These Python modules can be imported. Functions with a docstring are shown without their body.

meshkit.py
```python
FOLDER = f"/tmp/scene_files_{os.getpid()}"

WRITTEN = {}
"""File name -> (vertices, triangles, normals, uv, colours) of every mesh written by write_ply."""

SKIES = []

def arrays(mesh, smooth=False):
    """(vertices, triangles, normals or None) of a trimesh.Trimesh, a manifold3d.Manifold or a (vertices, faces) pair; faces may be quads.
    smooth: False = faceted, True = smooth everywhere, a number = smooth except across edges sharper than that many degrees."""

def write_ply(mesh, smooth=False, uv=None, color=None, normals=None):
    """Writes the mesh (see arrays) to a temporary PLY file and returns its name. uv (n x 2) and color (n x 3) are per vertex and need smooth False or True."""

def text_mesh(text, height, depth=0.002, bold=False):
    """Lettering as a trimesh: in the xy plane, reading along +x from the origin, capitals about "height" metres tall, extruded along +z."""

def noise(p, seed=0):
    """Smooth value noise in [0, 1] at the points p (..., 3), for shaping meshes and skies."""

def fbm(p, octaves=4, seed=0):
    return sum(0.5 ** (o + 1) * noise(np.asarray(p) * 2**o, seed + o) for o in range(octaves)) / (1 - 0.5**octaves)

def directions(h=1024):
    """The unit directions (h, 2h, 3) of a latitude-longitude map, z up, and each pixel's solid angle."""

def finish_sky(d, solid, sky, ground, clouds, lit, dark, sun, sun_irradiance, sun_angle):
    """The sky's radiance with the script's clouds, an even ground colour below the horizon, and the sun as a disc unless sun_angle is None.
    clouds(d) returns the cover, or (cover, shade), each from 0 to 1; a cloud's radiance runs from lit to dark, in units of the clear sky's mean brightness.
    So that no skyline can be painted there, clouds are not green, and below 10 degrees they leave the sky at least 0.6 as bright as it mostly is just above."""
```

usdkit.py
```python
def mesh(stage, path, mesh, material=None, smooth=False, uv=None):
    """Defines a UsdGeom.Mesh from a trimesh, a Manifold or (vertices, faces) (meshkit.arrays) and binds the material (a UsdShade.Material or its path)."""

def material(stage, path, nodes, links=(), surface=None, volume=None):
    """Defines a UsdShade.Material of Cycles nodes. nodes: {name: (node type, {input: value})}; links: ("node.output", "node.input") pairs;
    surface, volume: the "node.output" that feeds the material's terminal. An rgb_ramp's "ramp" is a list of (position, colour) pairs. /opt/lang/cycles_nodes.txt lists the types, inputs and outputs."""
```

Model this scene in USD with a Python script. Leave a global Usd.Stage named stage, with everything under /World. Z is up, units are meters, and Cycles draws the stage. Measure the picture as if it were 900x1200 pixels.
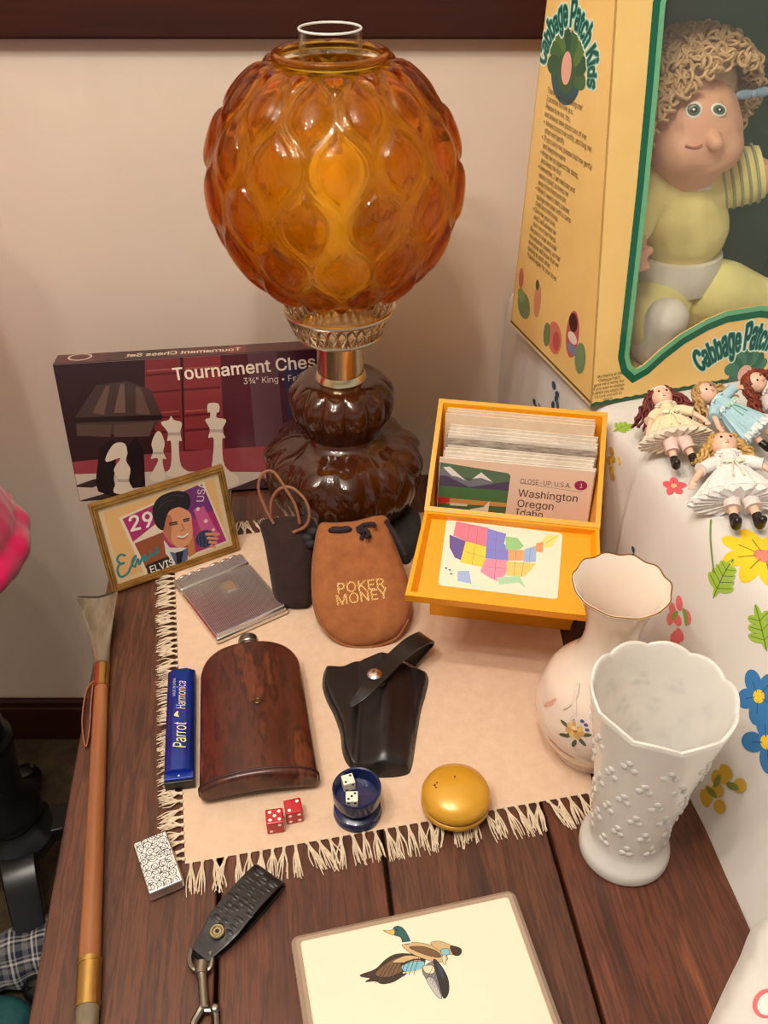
import math, random, numpy as np, trimesh, usdkit, meshkit
import manifold3d as m3
import shapely, shapely.geometry as sg, shapely.affinity as sa
from shapely.ops import unary_union
from scipy.spatial import Delaunay
from pxr import Usd, UsdGeom, UsdLux, UsdShade, Gf, Sdf, Vt
stage = Usd.Stage.CreateInMemory()
UsdGeom.SetStageUpAxis(stage, 'Z')
UsdGeom.Xform.Define(stage, '/World')
PI = math.pi
# ------------------------------------------------------------------ camera, light, exposure
F = 1100.0; TH = math.atan(840 / F); T = 0.68; CAM = np.array([0, 0, T + 0.70])   # T = height of the table top
CT, ST = math.cos(TH), math.sin(TH)
cam = UsdGeom.Camera.Define(stage, '/World/camera')
cam.CreateHorizontalApertureAttr(36.0); cam.CreateFocalLengthAttr(36.0 * F / 900)
cam.CreateClippingRangeAttr(Gf.Vec2f(0.02, 50)); cam.CreateExposureAttr(0.0)
cam.AddTransformOp().Set(Gf.Matrix4d(1, 0, 0, 0, 0, ST, CT, 0, 0, -CT, ST, 0, 0, 0, float(CAM[2]), 1))
BULBS = [(-0.62, 0.10, 2.10), (-0.40, -0.08, 2.10), (-0.12, 0.0, 2.10), (-0.12, 0.22, 2.10), (-0.45, 0.28, 2.10)]
for k, b in enumerate(BULBS):
    l = UsdLux.SphereLight.Define(stage, f'/World/ceiling_lamp_light_{k:03d}'); l.CreateRadiusAttr(0.03)
    l.CreateIntensityAttr(300.0); l.CreateColorAttr(Gf.Vec3f(1.0, 0.945, 0.86)); l.AddTranslateOp().Set(Gf.Vec3d(*b))
dome = UsdLux.DomeLight.Define(stage, '/World/sky'); dome.CreateIntensityAttr(0.14); dome.CreateColorAttr(Gf.Vec3f(1.0, 0.96, 0.91))

# ------------------------------------------------------------------ pixels to points
def ray(px, py):
    x = (px - 450) / F; y = (600 - py) / F
    return np.array([x, CT + y * ST, -ST + y * CT])
def P(px, py, z=0.0):
    r = ray(px, py); return CAM + r * ((T + z - CAM[2]) / r[2])
def D(px, py, d):
    r = ray(px, py); return CAM + r * (d / r[1])
def nrm(v): v = np.asarray(v, float); return v / np.linalg.norm(v)
def hit(px, py, O, N):
    r = ray(px, py); return CAM + r * (np.dot(N, np.asarray(O) - CAM) / np.dot(N, r))
def trace(pix, O, X, Y):
    N = np.cross(X, Y); return [(float(np.dot(hit(a, b, O, N) - O, X)), float(np.dot(hit(a, b, O, N) - O, Y))) for a, b in pix]
def rot(a): a = math.radians(a); return np.array([math.cos(a), math.sin(a), 0]), np.array([-math.sin(a), math.cos(a), 0])
# ------------------------------------------------------------------ prims
used = {}
def numbered(parent, name):
    k = (parent, name); n = used.get(k, 0); used[k] = n + 1
    return f'{parent}/{name}' + (f'_{n:03d}' if n else '')
def tag(pr, label=None, cat=None, group=None, kind=None):
    for k, v in (('label', label), ('category', cat), ('group', group), ('kind', kind)):
        if v: pr.SetCustomDataByKey(k, v)
def thing(name, label, cat, O=(0, 0, 0), X=(1, 0, 0), Y=(0, 1, 0), group=None):
    x = UsdGeom.Xform.Define(stage, numbered('/World', name)); O, X, Y = (np.asarray(v, float) for v in (O, X, Y)); Z = np.cross(X, Y)
    x.AddTransformOp().Set(Gf.Matrix4d(*[float(v) for r in (list(X) + [0], list(Y) + [0], list(Z) + [0], list(O) + [1]) for v in r]))
    tag(x.GetPrim(), label, cat, group); return x.GetPrim()
def copy(root, label, O, X=(1, 0, 0), Y=(0, 1, 0), group=None):
    was = root.GetCustomData(); base = root.GetName(); base = base[:-4] if base[-4:-3] == '_' and base[-3:].isdigit() else base
    r = thing(base, label, was['category'], O, X, Y, group or was.get('group'))
    r.GetReferences().AddInternalReference(root.GetPath()); r.SetInstanceable(True); return r
def obj(name, mesh, m, parent=None, smooth=30, label=None, cat=None, group=None, kind=None, cols=None):
    path = numbered(str(parent.GetPath()) if parent else '/World', name)
    if parent and 'table_lamp' in path: mesh = lamp_size(mesh)
    g = usdkit.mesh(stage, path, mesh, m, smooth=smooth); pr = g.GetPrim(); tag(pr, label, cat, group, kind)
    if cols is not None:
        UsdGeom.PrimvarsAPI(g).CreatePrimvar('ink', Sdf.ValueTypeNames.Color3fArray, 'vertex').Set(Vt.Vec3fArray.FromNumpy(np.asarray(cols, np.float32)))
    return pr
# ------------------------------------------------------------------ materials
def lin(c):
    c = np.asarray(c, float) / 255; return tuple(float(x) for x in np.where(c <= .04045, c / 12.92, ((c + .055) / 1.055) ** 2.4))
def mat(name, c1, c2=None, scale=20, stretch=(1, 1, 1), rough=.5, metal=0, bump=None, detail=4, lo=.3, hi=.7, vcol=False, rnd=False, wave=None, **kw):
    n = {'p': ('principled_bsdf', dict(roughness=rough, metallic=metal, **kw))}; l = []
    n['tc'] = ('texture_coordinate', {}); n['mp'] = ('mapping', {'scale': stretch}); src = 'tc.object'
    if rnd:
        n['oi'] = ('object_info', {}); n['rv'] = ('vector_math', {'math_type': 'add'}); n['rm'] = ('math', {'math_type': 'multiply', 'value2': 7.3})
        l += [('oi.random', 'rm.value1'), (src, 'rv.vector1'), ('rm.value', 'rv.vector2')]; src = 'rv.vector'
    l.append((src, 'mp.vector'))
    if vcol:
        n['at'] = ('attribute', {'attribute': 'ink'}); l.append(('at.color', 'p.base_color'))
    elif c2 is None: n['p'][1]['base_color'] = lin(c1)
    else:
        n['no'] = ('noise_texture', {'scale': scale, 'detail': detail, 'roughness': .6}); stops = c2 if isinstance(c2, list) else [(lo, c1), (hi, c2)]
        n['ra'] = ('rgb_ramp', {'ramp': [(a, lin(b)) for a, b in stops]})
        l += [('mp.vector', 'no.vector'), ('no.fac', 'ra.fac'), ('ra.color', 'p.base_color')]
    if bump:
        n['bu'] = ('bump', {'strength': bump[1], 'distance': bump[2] if len(bump) > 2 else .001})
        if wave: n['bn'] = ('wave_texture', {'scale': bump[0], 'bands_direction': wave}); l.append(('tc.object', 'bn.vector'))
        else: n['bn'] = ('noise_texture', {'scale': bump[0], 'detail': 5}); l.append(('mp.vector', 'bn.vector'))
        l += [('bn.fac', 'bu.height'), ('bu.normal', 'p.normal')]
    return usdkit.material(stage, '/World/Looks/' + name, n, l, surface='p.BSDF')
INK = mat('printed_ink', 0, vcol=True, rough=.45)
GLOSSINK = mat('glossy_print', 0, vcol=True, rough=.18)
CLOTHINK = mat('dyed_print', 0, vcol=True, rough=.85)
# ------------------------------------------------------------------ meshes
def cat(ms): return trimesh.util.concatenate([tm(m) for m in ms])
def tm(m):
    if isinstance(m, trimesh.Trimesh): return m
    v, f, _ = meshkit.arrays(m); return trimesh.Trimesh(v, f, process=False)
def out(m):
    m = tm(m)
    if m.volume < 0: m.invert()
    return m
def move(m, d=(0, 0, 0), rx=0, ry=0, rz=0, s=1):
    m = tm(m).copy()
    if np.ndim(s) or s != 1: m.vertices = m.vertices * np.asarray(s)
    for a, ax in ((rx, [1, 0, 0]), (ry, [0, 1, 0]), (rz, [0, 0, 1])):
        if a: m.apply_transform(trimesh.transformations.rotation_matrix(math.radians(a), ax))
    m.apply_translation(d); return m
def lathe(prof, n=64, mod=None, caps=False, sub=0):
    p = np.array(prof, float)
    if sub: p = cr(p, sub)
    a = np.arange(n) * 2 * PI / n; A, R = np.meshgrid(a, p[:, 0]); Z = np.repeat(p[:, 1:2], n, 1)
    if mod: R, Z = mod(A, R, Z)
    v = np.stack([R * np.cos(A), R * np.sin(A), Z], -1).reshape(-1, 3); m = len(p)
    i, j = np.meshgrid(np.arange(m - 1), np.arange(n), indexing='ij')
    f = np.stack([i * n + j, i * n + (j + 1) % n, (i + 1) * n + (j + 1) % n, (i + 1) * n + j], -1).reshape(-1, 4)
    f = np.vstack([f[:, [0, 1, 2]], f[:, [0, 2, 3]]])
    if caps:
        k = len(v); v = np.vstack([v, [[0, 0, Z[0].mean()], [0, 0, Z[-1].mean()]]]); q = np.arange(n)
        f = np.vstack([f, np.stack([np.full(n, k), (q + 1) % n, q], 1), np.stack([np.full(n, k + 1), (m - 1) * n + q, (m - 1) * n + (q + 1) % n], 1)])
    return trimesh.Trimesh(v, f, process=False)
def cr(p, k):
    p = np.asarray(p, float); q = np.vstack([2 * p[0] - p[1], p, 2 * p[-1] - p[-2]]); o = []
    for i in range(1, len(q) - 2):
        for t in np.arange(k) / k:
            a, b, c, d = q[i - 1:i + 3]; o.append(.5 * (2 * b + (c - a) * t + (2 * a - 5 * b + 4 * c - d) * t * t + (3 * b - a - 3 * c + d) * t ** 3))
    return np.array(o + [p[-1]])
def tube(pts, r, sides=8, k=0, caps=True):
    p = cr(pts, k) if k else np.asarray(pts, float); r = np.broadcast_to(np.asarray(r, float), (len(p),)) if np.ndim(r) == 0 or len(r) == len(p) else np.interp(np.linspace(0, 1, len(p)), np.linspace(0, 1, len(r)), r)
    t = np.gradient(p, axis=0); t /= np.linalg.norm(t, axis=1, keepdims=True) + 1e-12
    a = np.cross(t[0], [0, 0, 1.] if abs(t[0][2]) < .9 else [1., 0, 0]); a /= np.linalg.norm(a); As = []
    for x in t:
        a = a - x * np.dot(a, x); a /= np.linalg.norm(a) + 1e-12; As.append(a)
    A = np.array(As); B = np.cross(t, A); an = np.arange(sides) * 2 * PI / sides
    v = (p[:, None] + r[:, None, None] * (np.cos(an)[None, :, None] * A[:, None] + np.sin(an)[None, :, None] * B[:, None])).reshape(-1, 3)
    i, j = np.meshgrid(np.arange(len(p) - 1), np.arange(sides), indexing='ij')
    f = np.stack([i * sides + j, i * sides + (j + 1) % sides, (i + 1) * sides + (j + 1) % sides, (i + 1) * sides + j], -1).reshape(-1, 4); f = np.vstack([f[:, [0, 1, 2]], f[:, [0, 2, 3]]])
    if caps:
        n = len(v); v = np.vstack([v, p[:1], p[-1:]]); q = np.arange(sides); e = (len(p) - 1) * sides
        f = np.vstack([f, np.stack([np.full(sides, n), (q + 1) % sides, q], 1), np.stack([np.full(sides, n + 1), e + q, e + (q + 1) % sides], 1)])
    return out(trimesh.Trimesh(v, f, process=False))
def ribbon(pts, side, w, th, k=6):
    """A flat strap along pts; side(t) or one vector gives its width direction."""
    p = cr(pts, k); t = np.gradient(p, axis=0); t /= np.linalg.norm(t, axis=1, keepdims=True); s = np.broadcast_to(np.asarray(side, float), p.shape)
    s = s - t * (s * t).sum(1, keepdims=True); s /= np.linalg.norm(s, axis=1, keepdims=True); n = np.cross(t, s)
    w = np.interp(np.linspace(0, 1, len(p)), np.linspace(0, 1, len(w)), w)[:, None] if np.ndim(w) else w
    c = .25 * th; ring = [(-.5, -.5), (-.5 + .06, -.62), (.5 - .06, -.62), (.5, -.5), (.5, .5), (.5 - .06, .62), (-.5 + .06, .62), (-.5, .5)]
    v = np.stack([p + s * w * a + n * th * b * .8 for a, b in ring], 1).reshape(-1, 3); S = len(ring)
    i, j = np.meshgrid(np.arange(len(p) - 1), np.arange(S), indexing='ij')
    f = np.stack([i * S + j, i * S + (j + 1) % S, (i + 1) * S + (j + 1) % S, (i + 1) * S + j], -1).reshape(-1, 4); f = np.vstack([f[:, [0, 1, 2]], f[:, [0, 2, 3]]])
    e = (len(p) - 1) * S; cap = [[0, i + 1, i] for i in range(1, S - 1)]; f = np.vstack([f, cap, [[e + a, e + c_, e + b] for a, b, c_ in cap]])
    return out(trimesh.Trimesh(v, f, process=False))
def ball(r=1, n=24, s=(1, 1, 1), d=(0, 0, 0)): return move(trimesh.creation.uv_sphere(radius=r, count=[n // 2, n]), d, s=s)
def rbox(x, y, z, r, d=(0, 0, 0), seg=16):
    """A box with rounded edges; d is the centre of its bottom."""
    r = min(r, x / 2.01, y / 2.01, z / 2.01); s = m3.Manifold.sphere(r, seg)
    return move(tm(m3.Manifold.batch_hull([s.translate((a * (x / 2 - r), b * (y / 2 - r), c)) for a in (-1, 1) for b in (-1, 1) for c in (r, z - r)])), d)
def box(x, y, z, d=(0, 0, 0)): return move(trimesh.creation.box([x, y, z]), (d[0], d[1], d[2] + z / 2))
def ext(poly, h, z=0):
    return cat([move(trimesh.creation.extrude_polygon(g, h, engine='earcut'), (0, 0, z)) for g in getattr(poly, 'geoms', [poly])])
def bev(poly, h, b, z=0):
    """Extrusion whose top edge is bevelled; for convex outlines."""
    a, t = np.array(poly.exterior.coords), np.array(poly.buffer(-b).exterior.coords)
    pts = np.vstack([np.c_[a, np.full(len(a), z)], np.c_[a, np.full(len(a), z + h - b)], np.c_[t, np.full(len(t), z + h)]]); return trimesh.convex.convex_hull(pts)
def spl(pts, k=6):
    p = np.asarray(pts, float); q = np.vstack([p[-2:], p, p[:3]]); c = cr(q, k); return sg.Polygon(c[2 * k:(len(p) + 2) * k]).buffer(0)
def pillow(poly, thick, res, edge=None, fn=None, flat=True, power=.5):
    edge = edge or thick; L = poly.length; nb = max(12, int(L / res)); b = np.array([poly.exterior.interpolate(L * k / nb).coords[0] for k in range(nb)])
    x0, y0, x1, y1 = poly.bounds; gx, gy = np.meshgrid(np.arange(x0, x1, res), np.arange(y0, y1, res)); gx[::2] += res / 2; g = np.c_[gx.ravel(), gy.ravel()]
    pts = shapely.points(g); d = shapely.distance(poly.exterior, pts); ok = shapely.contains(poly, pts) & (d > res * .55)
    A = np.vstack([b, g[ok]]); d = np.r_[np.zeros(nb), d[ok]]; tri = Delaunay(A).simplices; cen = A[tri].mean(1); tri = tri[shapely.contains_xy(poly, cen[:, 0], cen[:, 1])]
    e1, e2 = A[tri[:, 1]] - A[tri[:, 0]], A[tri[:, 2]] - A[tri[:, 0]]; ar = e1[:, 0] * e2[:, 1] - e1[:, 1] * e2[:, 0]; tri = tri[np.abs(ar) > 1e-12]; ar = ar[np.abs(ar) > 1e-12]; tri[ar < 0] = tri[ar < 0][:, ::-1]
    u = np.minimum(d / edge, 1); h = thick * (1 - (1 - u) ** 2) ** power
    if fn is not None: h = h + fn(A[:, 0], A[:, 1]) * np.minimum(1, u * 1.5)
    lo = -h if not flat else np.minimum(0, h) - .0004 * (d > 0)
    n = len(A); return trimesh.Trimesh(np.vstack([np.c_[A, h], np.c_[A, lo]]), np.vstack([tri, tri[:, ::-1] + n]), process=False)
def ell(x, y, a, b, ang=0, n=20): return sa.translate(sa.rotate(sa.scale(sg.Point(0, 0).buffer(1, n // 4 + 2), a, b), ang, origin=(0, 0)), x, y)
def poly(*p): return sg.Polygon(p).buffer(0)
def rect(x0, y0, x1, y1): return sg.box(x0, y0, x1, y1)
def line(pts, w, k=0): return sg.LineString(cr(pts, k) if k else pts).buffer(w / 2, 3)
# ------------------------------------------------------------------ flat print
TXT = {}
def glyphs(t, h, bold=False):
    k = (t, bold)
    if k not in TXT:
        m = meshkit.text_mesh(t, 1.0, .002, bold); f = m.faces[(m.vertices[m.faces][:, :, 2] > .001).all(1)]; TXT[k] = m.vertices[f][:, :, :2]
    return TXT[k] * h
class Ink:
    """Flat print: shapes painted one over the other (kept side by side in one plane) and lettering a hair above."""
    def __init__(s, clip=None): s.L, s.T, s.clip = [], [], clip
    def add(s, g, c): s.L.append((g, c)); return s
    def text(s, t, h, x, y, c, ang=0, bold=False, sx=1, shear=0, anchor='l', warp=None, layer=1):
        v = glyphs(t, h, bold).reshape(-1, 2).copy(); w = v[:, 0].max()
        v[:, 0] -= {'l': 0, 'm': w / 2, 'r': w}[anchor]; v[:, 0] = v[:, 0] * sx + shear * v[:, 1]; a = math.radians(ang)
        v = warp(v) if warp else v @ np.array([[math.cos(a), math.sin(a)], [-math.sin(a), math.cos(a)]])
        s.T.append((v.reshape(-1, 3, 2) + [x, y], c, layer)); return s
    def shape(s, t, h, x, y, **k):
        q = Ink(); q.text(t, h, x, y, (0, 0, 0), **k); return unary_union([p for p in (sg.Polygon(a) for a in q.T[0][0]) if p.is_valid and p.area > 0])
    def arrays(s, maxe=None):
        V, C, Fc, Lr, n = [], [], [], [], 0; cov = None
        def put(v, f, c, layer):
            nonlocal n
            v = np.c_[v[:, :2], np.zeros(len(v))]; f = np.asarray(f)
            if maxe: v, f = trimesh.remesh.subdivide_to_size(v, f, maxe, max_iter=12)
            a = v[f]; ar = np.cross(a[:, 1] - a[:, 0], a[:, 2] - a[:, 0])[:, 2]; f = f.copy(); f[ar < 0] = f[ar < 0][:, ::-1]
            V.append(v[:, :2]); C.append(np.tile(lin(c), (len(v), 1))); Fc.append(f + n); Lr.append(np.full(len(v), layer)); n += len(v)
        for g, c in reversed(s.L):
            if s.clip is not None: g = g.intersection(s.clip)
            vis = g if cov is None else g.difference(cov); cov = g if cov is None else unary_union([cov, g])
            for q in getattr(vis, 'geoms', [vis]):
                if q.geom_type == 'Polygon' and q.area > 1e-10:
                    try: v, f = trimesh.creation.triangulate_polygon(q, engine='earcut')
                    except Exception: continue
                    if len(f): put(v, f, c, 1)
        for v, c, layer in s.T:
            v = v.reshape(-1, 2); put(v, np.arange(len(v)).reshape(-1, 3), c, 1 + layer)
        return np.vstack(V), np.vstack(Fc), np.vstack(C), np.concatenate(Lr)
    def build(s, name, parent, fn=None, z=0, m=None, lift=.00012, maxe=None, label=None, frame=None):
        v, f, c, l = s.arrays(maxe)
        if fn: v3 = fn(v[:, 0], v[:, 1], l * lift)
        else: v3 = np.c_[v, z + l * lift]
        if frame is not None:
            O, X, Y = (np.asarray(q, float) for q in frame); v3 = O + v3[:, :1] * X + v3[:, 1:2] * Y + v3[:, 2:] * np.cross(X, Y)
        return obj(name, (v3, f), m or INK, parent, smooth=True, label=label, cols=c)
def arch(R, spread=1.0):
    """Lettering bent over a circle of radius R, the text centred."""
    def w(v): a = v[:, 0] / R * spread; return np.c_[(R + v[:, 1]) * np.sin(a), (R + v[:, 1]) * np.cos(a) - R]
    return w
rng = np.random.default_rng(7)
# ------------------------------------------------------------------ the room
WALLY = 1.135
wall_m = mat('wall_paint', (227, 209, 192), (220, 201, 183), scale=3, rough=.75, bump=(60, .12))
trim_m = mat('dark_varnished_trim', (62, 27, 19), (44, 18, 13), scale=8, stretch=(.4, 4, 4), rough=.5, specular_ior_level=.25)
carpet_m = mat('dark_carpet', (44, 34, 24), (84, 66, 40), scale=26, rough=.95, bump=(300, .6, .004), detail=6)
ceil_m = mat('ceiling_paint', (235, 228, 215), rough=.9)
S = 'structure'
obj('wall_back', box(5, .1, 2.4, (0, WALLY + .05, 0)), wall_m, kind=S)
obj('wall_left', box(.1, 4, 2.4, (-2.2, -.9, 0)), wall_m, kind=S)
obj('floor', box(5, 4.2, .05, (0, -.9, -.05)), carpet_m, kind=S)
obj('ceiling', box(5, 4.2, .05, (0, -.9, 2.4)), ceil_m, kind=S)
zr = D(300, 42, WALLY)[2]
obj('trim_1', cat([rbox(4.9, .022, .10, .004, (0, WALLY - .011, zr)), rbox(4.9, .030, .018, .006, (0, WALLY - .015, zr + .085))]), trim_m, kind=S)
obj('baseboard_back', cat([rbox(4.9, .018, .085, .003, (0, WALLY - .009, 0)), rbox(4.9, .012, .014, .004, (0, WALLY - .006, .083))]), trim_m, kind=S)
# ------------------------------------------------------------------ the plank table
TX, TY = rot(6.5)
table = thing('plank_table', 'dark reddish brown wooden table of wide worn planks under the collection', 'table', (0, 0, 0), TX, TY)
WOOD = [(.28, (36, 20, 15)), (.40, (66, 37, 25)), (.47, (90, 50, 31)), (.51, (64, 36, 25)), (.56, (100, 57, 35)), (.61, (74, 43, 31)), (.68, (116, 69, 43)), (.76, (150, 100, 66))]
def wood(name, ramp, **k): return mat(name, 0, ramp, scale=4.5, stretch=(11, .8, 11), rough=.42, bump=(14, .25, .0012), detail=7, rnd=True, **k)
wood_m = wood('worn_plank_wood', WOOD)
wood2_m = wood('redder_plank_wood', [(a, (min(255, c[0] * 1.02), c[1] * .94, c[2] * .90)) for a, c in WOOD])
xe = [-.220, -.085, .051, .192, .328]
for k in range(4):
    g = .0016; w = xe[k + 1] - xe[k] - 2 * g
    pl = rbox(w, 1.30, .028, .0022, ((xe[k] + xe[k + 1]) / 2, .985 - .65, T - .028))
    obj('plank', pl, (wood_m, wood2_m, wood_m, wood2_m)[k], table)
for x in (-.19, .30):
    obj('apron', box(.02, 1.2, .07, (x, .31, T - .099)), wood_m, table)
    for y in (-.28, .90): obj('leg', rbox(.05, .05, T - .0285, .004, (x, y, 0)), wood_m, table)
# ------------------------------------------------------------------ the fringed mat
MX, MY = rot(11.3); MO = P(217, 1013)
linen_m = mat('beige_linen', (222, 191, 164), (213, 180, 152), scale=90, rough=.9, bump=(900, .35, .0006), detail=3)
fringe_m = mat('cream_fringe', (224, 207, 182), (200, 178, 150), scale=200, rough=.9)
MW, MH = .356, .425
mat_t = thing('fringed_mat', 'beige woven place mat with knotted fringe lying on the planks', 'place mat', MO, MX, MY)
gx, gy = np.meshgrid(np.linspace(0, MW, 90), np.linspace(0, MH, 100)); zz = .0012 + .0005 * meshkit.noise(np.stack([gx * 30, gy * 30, gx * 0], -1), 3)
crease = np.exp(-(((gx - .262) * .75 + (gy - .25) * .66) / .004) ** 2) * np.clip((gx - .2) / .05, 0, 1); zz = zz + .0012 * crease * (gy > .14) 
idx = np.arange(9000).reshape(100, 90); q = np.stack([idx[:-1, :-1], idx[:-1, 1:], idx[1:, 1:], idx[1:, :-1]], -1).reshape(-1, 4)
top = np.stack([gx * (1 + .20 * gy / MW), gy, zz], -1).reshape(-1, 3); bot = top * [1, 1, 0] + [0, 0, .0002]
f = np.vstack([q[:, [0, 1, 2]], q[:, [0, 2, 3]]]); edge = np.r_[idx[0, :], idx[1:, -1], idx[-1, -2::-1], idx[-2:0:-1, 0]]; e2 = np.roll(edge, -1)
f = np.vstack([f, f[:, ::-1] + 9000, np.stack([edge, edge + 9000, e2], 1), np.stack([e2, edge + 9000, e2 + 9000], 1)])
obj('cloth', (np.vstack([top, bot]), f), linen_m, mat_t, smooth=True)
def tassel(o, d, L, r):
    d = np.array(d, float); s = np.array([-d[1], d[0]]); ms = []; lean = r.normal(0, .16)
    for k in range(8):
        a = (k - 3.5) / 3.5; w = .0042 * a + r.normal(0, .0006); L1 = L * r.uniform(.75, 1.08); b = r.normal(0, .0012)
        pts = [(*(np.array(o) + s * .0006 * a), .0018), (*(np.array(o) + d * L1 * .22 + s * (w * .18 + lean * L1 * .2)), .0026), (*(np.array(o) + d * L1 * .6 + s * (w * .75 + b + lean * L1 * .6)), .0018 + .0012 * r.random()), (*(np.array(o) + d * L1 + s * (w + lean * L1 + b * .5)), .0009)]
        ms.append(tube(pts, [.0007, .0007, .0006, .0004], 5, 3))
    return cat(ms + [ball(.0019, 8, (1, 1, .8), (*(np.array(o) + d * .001), .0018))])
for k in range(37): obj('tassel', tassel(((k + .5) * MW / 37, 0), (0, -1), .030, rng), fringe_m, mat_t)
for k in range(52): obj('tassel', tassel((0, (k + .5) * MH / 52), (-1, -.05), .021, rng), fringe_m, mat_t)
for k in range(16): obj('tassel', tassel(((k + .5) * .0098, MH), (0, 1), .026, rng), fringe_m, mat_t)
# ------------------------------------------------------------------ the amber lamp
def amber(name, col, trans, rough, fac, dens=None):
    return usdkit.material(stage, '/World/Looks/' + name, {
        'g': ('glass_bsdf', dict(color=lin(col), roughness=rough, IOR=1.45)), 't': ('transparent_bsdf', dict(color=lin(trans))), 'm': ('mix_closure', dict(fac=fac)),
        's': ('translucent_bsdf', dict(color=lin(col))), 'm2': ('mix_closure', dict(fac=.10))}, [('g.BSDF', 'm.closure1'), ('t.BSDF', 'm.closure2'), ('m.closure', 'm2.closure1'), ('s.BSDF', 'm2.closure2')], surface='m2.closure')
amber_m = usdkit.material(stage, '/World/Looks/amber_glass', {'g': ('glass_bsdf', dict(color=(1, .97, .9), roughness=.01, IOR=1.45)), 't': ('transparent_bsdf', dict(color=(1, .97, .9))), 'm': ('mix_closure', dict(fac=.28)), 'v': ('absorption_volume', dict(color=(.955, .82, .16), density=380.0))},
    [('g.BSDF', 'm.closure1'), ('t.BSDF', 'm.closure2')], surface='m.closure', volume='v.volume')
brown_m = mat('brown_amber_glass', (74, 33, 11), (46, 19, 7), scale=14, rough=.10, coat_weight=.35, coat_roughness=.05)
brass_m = mat('bright_brass', (228, 208, 168), rough=.2, metal=1)
silverb_m = mat('pierced_nickel', (205, 190, 165), rough=.25, metal=1)
clear_m = usdkit.material(stage, '/World/Looks/clear_glass', {'t': ('transparent_bsdf', dict(color=(.97, .97, .96))), 'g': ('glossy_bsdf', dict(color=(1, 1, 1), roughness=.02)), 'f': ('layer_weight', dict(blend=.5)), 'pw': ('math', dict(math_type='power', value2=3.5)), 'm': ('mix_closure', {})},
    [('f.facing', 'pw.value1'), ('pw.value', 'm.fac'), ('t.BSDF', 'm.closure1'), ('g.BSDF', 'm.closure2')], surface='m.closure')
def lamp_size(m):     # the lamp's own proportions, fitted to its place on the table
    m = tm(m).copy(); v = np.array(m.vertices); z = v[:, 2]; v[:, :2] *= .971; v[:, 2] = np.where(z > .12, .0203 + .971 * z, z * 1.140); m.vertices = v; return m
LO = P(405, 615, .0018); lamp = thing('table_lamp', 'tall lamp with quilted amber glass globe, brass collar and brown glass base', 'lamp', LO)
GZ, GR = .402, .1195
def lattice(A, V, n):
    a = A * n / (2 * PI); x = (a + V) % 2; y = (a - V) % 2          # the diamonds of a quilted pattern
    s = ((a + V) / 2) % 1 - .5; t = ((a - V) / 2) % 1 - .5
    return s, t
def quilt(A, V, n):
    u, v = A * n / (2 * PI), V
    v = v - .066 * np.sin(4 * PI * v)          # seams bend into pointed ogees
    p, q_ = (u + v) % 1, (u - v) % 1
    m = np.minimum(np.minimum(p, 1 - p), np.minimum(q_, 1 - q_)) * 2          # 0 on the seams, 1 in the middle of a diamond
    ridge = np.exp(-(m / .075) ** 2)
    dome_ = 1 - (1 - np.clip(m, 0, 1)) ** 2.4
    inner = np.exp(-((m - .30) / .07) ** 2)
    return dome_ - .10 * inner + .30 * ridge
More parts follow.
